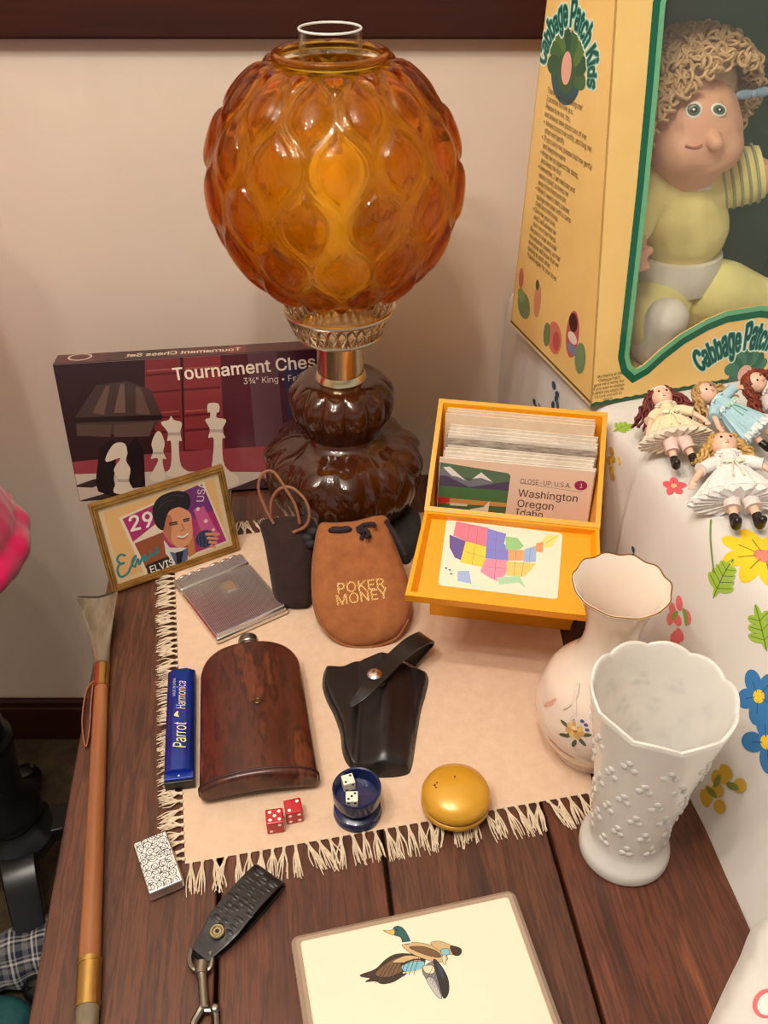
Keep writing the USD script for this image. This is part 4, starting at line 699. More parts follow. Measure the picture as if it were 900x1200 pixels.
for x, y, g in ((-.008, -.009, 30), (.002, -.012, 80), (.008, -.007, 140), (-.004, -.006, 60), (-.010, .002, 170), (.010, .001, 20)): sy(x, y, .0048, .0018, g, (86, 96, 78))
for k in range(7): sy(.0050 * math.cos(k * .9), .0044 * math.sin(k * .9) + .001, .0038, .0030, k * 50, (222, 186, 120) if k % 2 else (206, 160, 96))
sy(0, .001, .0022, .002, 0, (178, 112, 66)); sy(-.001, .003, .003, .002, 20, (236, 206, 150))
for x, y in ((.008, .010), (.010, .006), (-.004, .011), (.004, .012)): sy(x, y, .0020, .0015, 0, (74, 92, 140))
for k, (x, y, g) in enumerate(((-.030, .012, 70), (-.034, .006, 60), (-.020, -.030, 10), (-.012, -.033, -5), (-.002, -.034, 0))): vk.add(ell(fx + x, fy + y - .002, .006, .002, g), (222, 164, 150))
vk.build('flower_sprig', v1, fn=on_vase, maxe=.004, m=GLOSSINK)
rel = []
for k in range(3): rel.append(tube([tuple(on_vase(np.array([-.030 + .006 * k + .006 * math.sin(t * 3 + k)]), np.array([.088 + .022 * t - .004 * k]), .0004)[0]) for t in np.linspace(0, 1, 9)], .0014, 6))
obj('scroll_relief', cat(rel), por_m, v1)
milk_m = mat('milk_glass', (238, 234, 226), rough=.22, subsurface_weight=.35, subsurface_scale=.012, subsurface_radius=(1, .9, .8), coat_weight=.3)
A2 = P(730, 993, .0003); v2 = thing('milk_glass_vase', 'white milk glass hobnail vase with scalloped rim nearest the camera', 'vase', A2)
mp = [(.0001, .004), (.024, .0035), (.033, .001), (.0358, .0005), (.0372, .004), (.0365, .011), (.0325, .019), (.0305, .028), (.0318, .050), (.0355, .085), (.0402, .120), (.0455, .152), (.0500, .176), (.0522, .187)]
mi = [(.0520, .1900), (.0496, .1895), (.0473, .180), (.0433, .155), (.0380, .122), (.0332, .087), (.0293, .050), (.0275, .03), (.0001, .024)]
def scal(A, R, Z): k = np.clip((Z - .150) / .037, 0, 1) ** 2; w = np.abs(np.cos(5 * A)) ** .8 - .5; return R * (1 + .012 * k * w), Z + .0042 * k * w
mm = np.vstack([cr(mp, 5), cr(mi, 4)]); obj('body', out(lathe(mm, 160, scal)), milk_m, v2, smooth=60)
mc = cr(mp, 5)[6:]; hb = []
for row in range(6):
    for k in range(10):
        z = .040 + row * .0232; a = (k + .5 * (row % 2)) * 2 * PI / 10; 
        for da, dzz in ((0, .0045), (-.085, -.003), (.085, -.003)):
            zz_ = z + dzz; r = np.interp(zz_, mc[:, 1], mc[:, 0]); hb.append(move(ball(.0029, 12, (.52, 1, 1)), ((r + .0002) * math.cos(a + da), (r + .0002) * math.sin(a + da), zz_), rz=math.degrees(a + da)))
obj('hobnails', cat(hb), milk_m, v2, smooth=60)
# ------------------------------------------------------------------ the cloth-covered side table
HT = .200
xe_ = lambda y: np.interp(y, [.20, .40, .50, .608, .811, 1.0, 1.13], [.47, .375, .334, .293, .222, .172, .160])
xt_ = lambda y: .334 - .114 * np.asarray(y)                       # the plank table's edge
ny, ns = 230, 190; Yg = np.linspace(1.128, .16, ny); Sg = np.linspace(-.44, .50, ns); DS = Sg[1] - Sg[0]
def cloth_grid():
    Pt = np.zeros((ny, ns, 3))
    for i, y in enumerate(Yg):
        xe0, xt0 = float(xe_(y)), float(xt_(y)); free = xt0 < xe0 + .004
        xb = min(xt0, xe0 + .002) - .004 if free else xe0 - .002
        s = Sg; x = np.where(s < 0, xe0 - s, xe0 + (xb - xe0) * np.clip(s / HT, 0, 2.6) ** .9); z = np.where(s < 0, HT, HT - s)
        x = x - .008 * np.sin(PI * np.clip(s / HT, 0, 1)) * (1 if free else .3); fold = np.clip(s / HT, 0, 2) * (.007 * np.sin(y * 34 + 1.1) + .005 * np.sin(y * 71)) * (.35 if free else .4); x = x + np.minimum(fold, .002 + .0 * fold)
        if not free: z = np.maximum(z, .004 + .0 * s)
        k = np.exp(-.5 * (np.arange(-9, 10) / 3.4) ** 2); k /= k.sum()
        x = np.convolve(np.pad(x, 9, mode='reflect', reflect_type='odd'), k, 'valid'); z = np.convolve(np.pad(z, 9, mode='reflect', reflect_type='odd'), k, 'valid')
        Pt[i] = np.c_[x, np.full(ns, y), z + T]
    Pt[..., 2] += .0012 * (meshkit.fbm(Pt * 22, 3, 9) - .5) * (Sg < -.01) + .0
    return Pt
CG = cloth_grid(); idx = np.arange(ny * ns).reshape(ny, ns); q = np.stack([idx[:-1, :-1], idx[:-1, 1:], idx[1:, 1:], idx[1:, :-1]], -1).reshape(-1, 4); ctri = np.vstack([q[:, [0, 1, 2]], q[:, [0, 2, 3]]])
cv = CG.reshape(-1, 3); cmesh = trimesh.Trimesh(cv, ctri, process=False); cn = np.array(cmesh.vertex_normals)
if cn[:, 2].sum() < 0: cn = -cn; ctri = ctri[:, ::-1]
nb_ = len(cv); bnd = np.r_[idx[0, :], idx[1:, -1], idx[-1, -2::-1], idx[-2:0:-1, 0]]; b2 = np.roll(bnd, -1)
cf = np.vstack([ctri, ctri[:, ::-1] + nb_, np.stack([bnd, bnd + nb_, b2], 1), np.stack([b2, bnd + nb_, b2 + nb_], 1)])
cloth_m = mat('white_cotton', (222, 217, 211), (214, 209, 203), scale=12, rough=.85, bump=(500, .2, .0005))
cl = thing('tablecloth', 'white cotton tablecloth printed with coloured flowers, draped over the higher side table', 'tablecloth')
obj('cloth', (np.vstack([cv, cv - cn * .0012]), cf), cloth_m, cl, smooth=True)
CGn = cn.reshape(ny, ns, 3)
def bilin(Ar, fi, fj):
    fi, fj = np.clip(fi, 0, ny - 1.001), np.clip(fj, 0, ns - 1.001); i, j = fi.astype(int), fj.astype(int); a, b = (fi - i)[:, None], (fj - j)[:, None]
    return Ar[i, j] * (1 - a) * (1 - b) + Ar[i + 1, j] * a * (1 - b) + Ar[i, j + 1] * (1 - a) * b + Ar[i + 1, j + 1] * a * b
def cloth_at(px, py):
    d = nrm(ray(px, py)); w = cv - CAM; t = w @ d; dist = np.linalg.norm(w - t[:, None] * d, axis=1); ok = dist < .006
    c = np.where(ok)[0]
    if not len(c): c = np.array([np.argmin(dist)])
    c = c[t[c] < t[c].min() + .02]; k = c[np.argmin(dist[c])]; return divmod(int(k), ns)
fl = Ink(); FLOW = []
def on_cloth(i0, j0, ang=0, sc=1.0):
    dy = abs(Yg[1] - Yg[0]); c, s = math.cos(math.radians(ang)), math.sin(math.radians(ang))
    def f(x, y, o):
        X, Y = (x * c - y * s) * sc, (x * s + y * c) * sc; fi, fj = i0 + X / dy, j0 - Y / DS; n_ = bilin(CGn, fi, fj); return bilin(CG, fi, fj) + n_ * (.0002 + fo + o)[:, None]
    return f
def petals(n, L, w, c, c2, r0=.15, ang0=0):
    k = Ink()
    for a in range(n):
        g = 360 / n * a + ang0; k.add(ell(L * (.5 + r0 / 2) * math.cos(math.radians(g)), L * (.5 + r0 / 2) * math.sin(math.radians(g)), L * .5, w, g), c)
    k.add(ell(0, 0, L * .26, L * .26), c2)
    for a in range(n): g = math.radians(360 / n * a + ang0); k.add(line([(L * .2 * math.cos(g), L * .2 * math.sin(g)), (L * .62 * math.cos(g), L * .62 * math.sin(g))], L * .035), tuple(int(v * .62) for v in c))
    return k
def leaf(L, c, lobes=4):
    k = Ink(); g = ell(0, L * .5, L * .10, L * .48)
    for m in range(lobes):
        y = L * (.22 + .6 * m / lobes); r = L * (.36 - .05 * m)
        for s in (-1, 1): g = g.union(ell(s * r * .5, y + r * .25, r * .55, L * .085, s * 32))
    k.add(line([(0, 0), (0, L * .95)], L * .02), tuple(int(v * .5) for v in c))
    for m in range(lobes):
        y = L * (.22 + .6 * m / lobes); r = L * (.36 - .05 * m)
        for s in (-1, 1): k.add(line([(0, y), (s * r * .8, y + r * .45)], L * .014), tuple(int(v * .5) for v in c))
    k.L.insert(0, (g, c)); return k
def sprig(c, c2, n=7, L=.05):
    k = Ink(); r = np.random.default_rng(n)
    for m in range(n): k.add(ell(r.uniform(-.25, .25) * L, (m / n - .5) * L, L * .15, L * .11, r.uniform(0, 180)), c)
    for m in range(3): k.add(ell(r.uniform(-.3, .3) * L, r.uniform(-.5, .3) * L, L * .14, L * .06, r.uniform(30, 150)), c2)
    return k
GRN, YLW, BLU, PNK, OCH, NAV = (150, 184, 60), (244, 200, 36), (52, 118, 178), (228, 112, 116), (200, 160, 50), (58, 74, 96)
fo = 0
for px, py, ink_, ang in ((897, 655, petals(9, .034, .0085, YLW, (230, 130, 110)), 10), (838, 700, leaf(.042, GRN), 12), (792, 728, sprig(PNK, (130, 160, 70), 9, .046), 12), (897, 762, leaf(.040, GRN, 3), 60), (886, 815, petals(5, .021, .008, BLU, (240, 200, 40), .2, 20), 0), (900, 872, petals(4, .022, .008, BLU, (240, 200, 40), .2, 50), 0),
        (846, 925, sprig(OCH, (120, 130, 50), 8, .052), -8), (722, 505, leaf(.026, GRN, 3), 0), (720, 540, sprig(OCH, YLW, 5, .03), 0), (650, 465, sprig(NAV, (80, 96, 116), 6, .034), 0), (628, 480, sprig(NAV, (80, 96, 116), 5, .03), 20), (742, 655, sprig(NAV, (80, 96, 116), 5, .026), 0), (790, 571, petals(5, .011, .004, (226, 90, 100), (240, 180, 120)), 0)):
    fo += .00006; i0, j0 = cloth_at(px, py); ink_.build('printed_flower', cl, fn=on_cloth(i0, j0, ang), maxe=.006, m=CLOTHINK)
i0, j0 = cloth_at(838, 650); Ink().add(line([(-.028, .022), (-.012, .008), (0, -.002), (.012, -.012)], .0016, 4), (110, 140, 60)).build('printed_stem', cl, fn=on_cloth(i0, j0), maxe=.006, m=CLOTHINK)
# ------------------------------------------------------------------ the boxed doll's carton
A0 = P(692, 478, HT); B0 = P(598, 381, HT); DD = nrm(B0 - A0); DD[2] = 0; DD = nrm(DD); RR = np.array([DD[1], -DD[0], 0]); dep = np.linalg.norm(B0 - A0)
A0 = A0 + [0, 0, .0012]
dbx = thing('doll_carton', 'tall yellow and green carton with clear window holding a yarn-haired doll', 'box', A0, RR, DD)
HB, kf, kb = .40, .158, .046; Yl = nrm([0, kf, 1]); fw_ = lambda v: A0 + DD * (Yl[1] * v) + np.array([0, 0, Yl[2] * v])
FYw = DD * Yl[1] + np.array([0, 0, Yl[2]])
tf = lambda p: trace(p, A0, RR, FYw); ts = lambda p: trace(p, A0, -DD, np.array([0, 0, 1.]))
cxw = tf([(871, 374)])[0][0]; BW = 2 * cxw
ylc_m = mat('pale_yellow_card', (244, 204, 128), (238, 196, 118), scale=20, rough=.35); grc_m = mat('green_inner_card', (44, 104, 72), (36, 90, 62), scale=10, rough=.6); crm_m = mat('cream_inner_card', (206, 190, 156), rough=.7)
def slab(a, b, c, d, t): n = nrm(np.cross(np.subtract(b, a), np.subtract(d, a))); return tm(hull([np.array(p, float) + n * s for p in (a, b, c, d) for s in (0, t)]))
yt, yk = kf * HB, dep - kb * HB
obj('side_panel', slab((0, 0, 0), (0, dep, 0), (0, yk, HB), (0, yt, HB), .0016), ylc_m, dbx); obj('side_panel', slab((BW, 0, 0), (BW, yt, HB), (BW, yk, HB), (BW, dep, 0), .0016), ylc_m, dbx)
obj('back_panel', slab((0, dep, 0), (BW, dep, 0), (BW, yk, HB), (0, yk, HB), .0016), ylc_m, dbx); obj('bottom_panel', slab((0, 0, 0), (BW, 0, 0), (BW, dep, 0), (0, dep, 0), .0016), ylc_m, dbx); obj('top_panel', slab((0, yt, HB), (0, yk, HB), (BW, yk, HB), (BW, yt, HB), .0016), ylc_m, dbx)
obj('liner', cat([slab((.004, dep - .006, .003), (BW - .004, dep - .006, .003), (BW - .004, yk - .006, HB - .003), (.004, yk - .006, HB - .003), .001), slab((BW - .004, .01, .003), (BW - .004, yt + .01, HB - .003), (BW - .004, yk - .008, HB - .003), (BW - .004, dep - .008, .003), .001)]), grc_m, dbx)
LV = HB / Yl[2]
wo = tf([(765, 2), (757, 100), (746, 220), (734, 330), (724, 420), (728, 437), (741, 449), (760, 438), (780, 420), (802, 403), (830, 387), (852, 378), (871, 375)])
wtop = [(wo[0][0] + .0045, LV - .028), (wo[0][0] + .02, LV - .018)]
left = wtop[::-1] + wo; right = [(2 * cxw - x, y) for x, y in left[::-1]]; wout = sg.Polygon(left + right).buffer(0).buffer(.002).buffer(-.002)
hole = wout.buffer(-.0125); face = rect(0, 0, BW, LV)
fp = ext(face.difference(hole), .0014, -.0014); M4 = np.eye(4); M4[:3, 0], M4[:3, 1], M4[:3, 2] = [1, 0, 0], Yl, np.cross([1, 0, 0], Yl); fp.apply_transform(M4); obj('front_panel', fp, ylc_m, dbx)
pane_m = usdkit.material(stage, '/World/Looks/window_film', {'t': ('transparent_bsdf', dict(color=(.97, .98, .97))), 'g': ('glossy_bsdf', dict(color=(1, 1, 1), roughness=.06)), 'f': ('layer_weight', dict(blend=.5)), 'pw': ('math', dict(math_type='power', value2=4.0)), 'd': ('diffuse_bsdf', dict(color=(.8, .8, .76))), 'm': ('mix_closure', {}), 'h': ('mix_closure', dict(fac=.04))},
    [('f.facing', 'pw.value1'), ('pw.value', 'm.fac'), ('t.BSDF', 'm.closure1'), ('g.BSDF', 'm.closure2'), ('m.closure', 'h.closure1'), ('d.BSDF', 'h.closure2')], surface='h.closure')
pn = ext(wout.buffer(-.004), .0003, -.0022); pn.apply_transform(M4); obj('window_film', pn, pane_m, dbx)
GD_, GL_ = (20, 98, 70), (112, 178, 132)
fi = Ink(face.difference(hole)); fi.add(wout, GD_); fi.add(wout.buffer(-.0072), GL_)
base_w = [(0, 0), (BW, 0), (BW, .0034)] + [(BW - BW * k / 60, .0034 + .0012 * (k % 2)) for k in range(61)]; fi.add(sg.Polygon(base_w).buffer(0), (24, 84, 54))
cab = tf([(873, 436)])[0]
fi.add(ell(cab[0], cab[1] - .004, .020, .017), (64, 110, 96))
for k in range(7): g = math.radians(20 + k * 23.5); fi.add(ell(cab[0] + .018 * math.cos(g), cab[1] + .016 * math.sin(g), .010, .007, math.degrees(g)), ((70, 124, 100), (48, 104, 84))[k % 2])
fi.add(ell(cab[0], cab[1] - .002, .009, .010), (232, 176, 160))
def wavy_logo(k, cx, cy, h, R, sxx, out1, out2, spread=1.0):
    sh = k.shape('Cabbage Patch Kids', h, 0, 0, anchor='m', bold=True, sx=sxx); wf = arch(R, spread)
    bump_ = lambda x: 1 + .35 * math.exp(-(x / (.20 * h * 9)) ** 2)
    def tr(g, z=None): return sg.Polygon
    sh2 = shapely.transform(sh.segmentize(h * .12), lambda v: wf(np.c_[v[:, 0], v[:, 1] * (1 + .30 * np.exp(-(v[:, 0] / (2.2 * h)) ** 2) + .12 * np.sin(v[:, 0] / h * 5))]) + [cx, cy]).buffer(0)
    k.add(sh2.buffer(out2), (228, 232, 214)); k.add(sh2.buffer(out1), (100, 178, 160)); k.add(sh2.buffer(h * .02), (14, 84, 76))
lc = tf([(873, 409)])[0]; wavy_logo(fi, lc[0], lc[1], .0215, .088, .40, .0013, .0025)
tx = ['My friends at the', 'Cabbage Patch', 'gave me a name, but', 'if you wish to change', 'it when you adopt me,', "I'll love you just as", 'much!']
t0 = tf([(712, 441)])[0]; t1_ = tf([(712, 470)])[0]
for k, s in enumerate(tx): fi.text(s, .0030, t0[0] + .002, t0[1] + (t1_[1] - t0[1]) * k / 6.3, (96, 76, 50), anchor='m', sx=.86)
fi.build('front_print', dbx, frame=((0, 0, 0), (1, 0, 0), Yl), lift=.00025, m=GLOSSINK)
# the printed side panel
si = Ink(sg.Polygon([(0, 0), (-dep, 0), (-yk, HB), (-yt, HB)]))
c1_ = ts([(664, 80)])[0]; cr0 = .024
si.add(ell(c1_[0], c1_[1] - .006, .030, .026), (40, 82, 92)); 
for k in range(8): g = math.radians(-10 + k * 28); si.add(ell(c1_[0] + .025 * math.cos(g), c1_[1] + .022 * math.sin(g), .015, .009, math.degrees(g)), ((66, 106, 60), (48, 88, 62), (88, 122, 66))[k % 3])
si.add(ell(c1_[0], c1_[1] - .004, .018, .018), (58, 92, 56)); si.add(ell(c1_[0], c1_[1], .010, .0145), (232, 170, 156))
wavy_logo(si, c1_[0], c1_[1] + .036, .0165, .043, .62, .0015, .0028, 1.0)
sidetx = ['Thank you for adopting me!', 'I promise to love you.', 'Please love me, too,', 'and always take good care of me:', '• Always touch me softly, and hug me', '   often and gently.', '• If you carry me, please hold me gently', '   and keep me warm.', '• Wrap me up against the damp,', '   and keep me dry!', '• Remember, I am delicate and', '   easily soiled, so keep me', '   away from food and dirt.', '• When I need a bath, please,', '   sponge me clean with a damp', '   cloth and mild soap.', '• Give me your love,', '   and I will always be', '   your own true friend.', 'Be sure to sign and mail', 'my adoption papers, so that', 'everyone will know that we', 'belong to each other.', 'Thanks again for your love!']
u0 = ts([(642, 108)])[0]; u1 = ts([(618, 300)])[0]
for k, s in enumerate(sidetx):
    f_ = k / (len(sidetx) - 1); si.text(s, .0052, u0[0] + (u1[0] - u0[0]) * f_ , u0[1] + (u1[1] - u0[1]) * f_, (92, 72, 44), sx=.78)
cB = lambda px, py, a, b, c, g=0: si.add(ell(*ts([(px, py)])[0], a, b, g), c)
cB(614, 358, .016, .015, (112, 136, 92)); cB(611, 346, .009, .008, (134, 156, 104)); cB(630, 352, .008, .020, (214, 146, 110)); cB(630, 334, .004, .006, (86, 96, 60)); cB(611, 326, .006, .012, (196, 106, 92)); cB(650, 396, .016, .018, (214, 120, 100)); cB(641, 392, .008, .014, (112, 130, 84)); cB(652, 400, .008, .011, (190, 84, 76))
cB(671, 392, .013, .026, (196, 88, 92)); cB(671, 396, .010, .006, (232, 214, 200)); cB(671, 410, .012, .005, (120, 130, 160)); cB(680, 420, .011, .017, (120, 146, 100)); cB(672, 378, .009, .010, (70, 34, 26))
si.add(sg.Polygon([(0, 0), (-dep, 0), (-dep, .0016), (0, .0016)]), (232, 220, 196)); si.add(sg.Polygon([(0, .0034), (-dep, .0034), (-dep, .0060), (0, .0060)]), (104, 90, 52))
si.build('side_print', dbx, frame=((0, 0, 0), (0, -1, 0), (0, 0, 1)), lift=.00025)
# ------------------------------------------------------------------ the doll inside
def bp_(px, py, yl): p = hit(px, py, A0 + DD * yl, DD) - A0; return np.array([p @ RR, yl, p[2]])
dl_ = thing('yarn_haired_doll', 'soft doll with curly blond yarn hair and yellow outfit behind the carton window', 'doll', A0, RR, DD)
skin_m = mat('doll_skin', (236, 176, 142), (232, 168, 134), scale=10, rough=.6, subsurface_weight=.1, subsurface_scale=.01); yel2_m = mat('yellow_knit', (244, 226, 150), (238, 218, 138), scale=60, rough=.95, bump=(400, .3, .0006)); wht2_m = mat('white_knit', (236, 226, 212), rough=.95, bump=(400, .3, .0006)); pant_m = mat('lime_knit', (240, 228, 152), (234, 222, 144), scale=60, rough=.95, bump=(400, .3, .0006))
def limbs(chains, res=.004, it=10):
    tot = None
    for ch_ in chains:
        for (p, r), (q_, s_) in zip(ch_[:-1], ch_[1:]):
            h_ = m3.Manifold.batch_hull([m3.Manifold.sphere(r, 20).translate(tuple(map(float, p))), m3.Manifold.sphere(s_, 20).translate(tuple(map(float, q_)))]); tot = h_ if tot is None else tot + h_
    m = tm(tot.refine_to_length(res)); m.merge_vertices(); trimesh.smoothing.filter_taubin(m, .5, .53, it); return m
hc = bp_(808, 147, .105); hr_ = .0490; nk = bp_(800, 208, .115); ch2 = bp_(793, 245, .118); wst = bp_(790, 305, .122); hip = bp_(793, 344, .12)
sR = bp_(840, 214, .112); eR = bp_(880, 204, .098); haR = bp_(906, 210, .084); sL = bp_(752, 222, .118); eL = bp_(735, 262, .10); haL = bp_(742, 300, .07)
kL = bp_(764, 374, .085); fL = bp_(772, 392, .062); kR = bp_(845, 345, .085); fR = bp_(896, 358, .066)
chin = hc + [.006, -.010, -.020]
fing = [[(haR, .011), (haR + np.array([.016 + .002 * k, -.012, .012 - .007 * k]), .0045)] for k in range(4)] + [[(haR, .010), (haR + [-.004, -.014, .014], .0048)]]
fing += [[(haL, .011), (haL + np.array([-.006 + .004 * k, -.016, -.006]), .0045)] for k in range(4)] + [[(haL, .010), (haL + [.010, -.010, .008], .0048)]]
body = limbs([[(hc, hr_), (hc + [.003, -.005, -.008], hr_ * .97), (nk, .026), (ch2, .036), (hip, .036)], [(hc + [-.020, -.020, -.014], .027), (hc + [.016, -.026, -.014], .027), (hc + [.004, -.030, -.022], .020)], [(hc + [-.006, -.046, .002], .0075), (hc + [-.006, -.054, -.002], .0078)], [(hc + [-.052, .004, -.016], .012), (hc + [-.046, .002, -.020], .012)],
    [(ch2 + [.0, 0, .01], .03), (sR, .021), (eR, .019), (haR, .014)], [(ch2 + [0, 0, .01], .03), (sL, .021), (eL, .019), (haL, .014)], [(hip + [-.02, 0, 0], .03), (kL, .03), (fL, .020)], [(hip + [.02, 0, 0], .03), (kR, .03), (fR, .020)]] + fing, .005, 12)
obj('body', body, skin_m, dl_, smooth=True)
fd = nrm([.24, -.95, -.05]); fu = nrm(np.array([0, 0, 1.]) - fd * fd[2]); fr2 = np.cross(fd, fu)
def on_face(px, py, up=0):      # the point of the head's surface seen at a pixel
    d = nrm(np.array([ray(px, py) @ RR, ray(px, py) @ DD, ray(px, py)[2]])); o = np.array([(CAM - A0) @ RR, (CAM - A0) @ DD, CAM[2] - A0[2]])
    loc, _, _ = body.ray.intersects_location([o], [d], multiple_hits=True); return loc[np.argmin(np.linalg.norm(loc - o, axis=1))]
eyw = mat('painted_eye_white', (238, 232, 222), rough=.3); iri = mat('painted_iris_green', (86, 104, 78), rough=.2); pup = mat('painted_pupil', (26, 24, 24), rough=.2); brown_l = mat('lash_brown', (130, 84, 60), rough=.7)
o_c = np.array([(CAM - A0) @ RR, (CAM - A0) @ DD, CAM[2] - A0[2]])
for px, w in ((813, 1.0), (842, .78)):
    p = on_face(px, 129); n_ = nrm(nrm(p - hc) * .6 + nrm(o_c - p) * .4); R4 = trimesh.geometry.align_vectors([0, 0, 1], n_); e = ball(1, 18, (.0078 * w, .0080, .0020)); 
    def put(m, d): m = m.copy(); m.apply_transform(R4); m.apply_translation(p + n_ * d); return m
    ep = obj('eye', put(e, .0002), eyw, dl_, smooth=True); obj('iris', put(ball(1, 16, (.0062 * w, .0066, .0016)), .0009), iri, ep, smooth=True); obj('pupil', put(ball(1, 14, (.0034 * w, .0038, .0012)), .0017), pup, ep, smooth=True); obj('glint', put(ball(1, 8, (.0012, .0012, .0008)), .0026), eyw, ep)
mth = [on_face(x, y) + nrm(o_c - hc) * .0004 for x, y in ((803, 171), (810, 173), (817, 173), (823, 170))]; obj('mouth', tube(mth, .0013, 6, 4), mat('mouth_rose', (176, 104, 86), rough=.6), dl_)
yarn_m = mat('blond_yarn', (226, 188, 140), (208, 166, 116), scale=120, rough=.9); r8 = np.random.default_rng(21); cur = []
cap = ball(hr_ * 1.10, 32, (1.10, 1, 1.06), hc + [.002, .034, .022]); cv_ = np.array(cap.vertices); obj('hair', cap, yarn_m, dl_, smooth=True)
n_c = 0
while n_c < 1250:
    d = nrm(r8.normal(size=3)); g = math.degrees(math.acos(np.clip(d @ nrm(fd * .9 - fu * .40), -1, 1)))
    if g < 64 or d[2] < -.62: continue
    n_c += 1; p = hc + [.004, .014, .020] + d * hr_ * np.array([1.24, 1.05, 1.14]) * 1.10 * r8.uniform(.98, 1.08); t = trimesh.creation.torus(r8.uniform(.0040, .0066), .0016, 9, 5); t.apply_transform(trimesh.transformations.random_rotation_matrix(r8.random(3))); t.apply_translation(p); cur.append(t)
obj('curls', cat(cur), yarn_m, dl_, smooth=60, kind='stuff')
for sx_ in (-1, 1):
    p = hc + np.array([sx_ * .058, -.012, .028]); obj('ribbon', cat([move(ball(1, 14, (.011, .003, .0048)), p + [-.010, 0, 0], rz=0), move(ball(1, 14, (.011, .003, .0048)), p + [.010, 0, .001]), ball(.004, 10, (1, 1, 1), p)]), mat('white_ribbon' if sx_ < 0 else 'blue_ribbon', (238, 232, 220) if sx_ < 0 else (150, 180, 200), rough=.5), dl_)
def cloth_of(chs, grow, res=.005, it=14): return limbs([[(p, r + grow) for p, r in c] for c in chs], res, it)
shirt = cloth_of([[(nk + [0, .0, -.012], .026), (ch2, .044), (wst + [0, -.004, .040], .045)], [(ch2 + [0, 0, .01], .034), (sR, .026)], [(ch2 + [0, 0, .01], .034), (sL, .026), (eL, .024)]], .003); obj('shirt', shirt, yel2_m, dl_, smooth=True)
sd = nrm(eR - sR); sl0 = sR - sd * .006; slv = tube([sl0, sR + sd * .012, eR - sd * .004, eR + sd * .010], [.027, .029, .029, .0265], 28, 5); obj('sleeve', slv, yel2_m, dl_, smooth=60)
for k in range(5):
    c_ = sl0 + (eR + sd * .008 - sl0) * (.22 + .17 * k); u_ = nrm(np.cross(sd, [0, 0, 1.])); w_ = np.cross(sd, u_); an = np.linspace(0, 2 * PI, 33); obj('sleeve_stripe', tube([c_ + .0292 * (math.cos(a) * u_ + math.sin(a) * w_) for a in an], .0016, 6, caps=False), mat('green_grey_stripe', (166, 172, 130), rough=.95) if k == 0 else '/World/Looks/green_grey_stripe', dl_, smooth=60)
an = np.linspace(0, 2 * PI, 41); obj('collar', tube([nk + [.030 * math.cos(a), .030 * math.sin(a), -.001 - .004 * math.sin(a + 1.5)] for a in an], .0038, 8, caps=False), wht2_m, dl_, smooth=60)
obj('waistband', tube([wst + [0, -.003, .012], wst + [.001, -.003, -.006], wst + [.002, -.002, -.020]], [.0475, .0500, .0490], 40, 3), wht2_m, dl_, smooth=60)
pants = cloth_of([[(wst + [.002, 0, -.050], .043), (hip, .042)], [(hip + [-.02, 0, 0], .038), (kL, .036), (kL + (fL - kL) * .6, .030)], [(hip + [.02, 0, 0], .038), (kR, .036), (kR + (fR - kR) * .7, .028)]], .002); obj('trousers', pants, pant_m, dl_, smooth=True)
for f_, up in ((fL, nrm([.02, -.35, .9])), (fR, nrm([.4, -.5, .75]))):
    obj('bootee', limbs([[(f_ - up * .012, .027), (f_ + up * .022, .024)], [(f_ - up * .012, .026), (f_ + np.array([0, .018, 0]), .024)]], .005, 10), wht2_m, dl_, smooth=True)
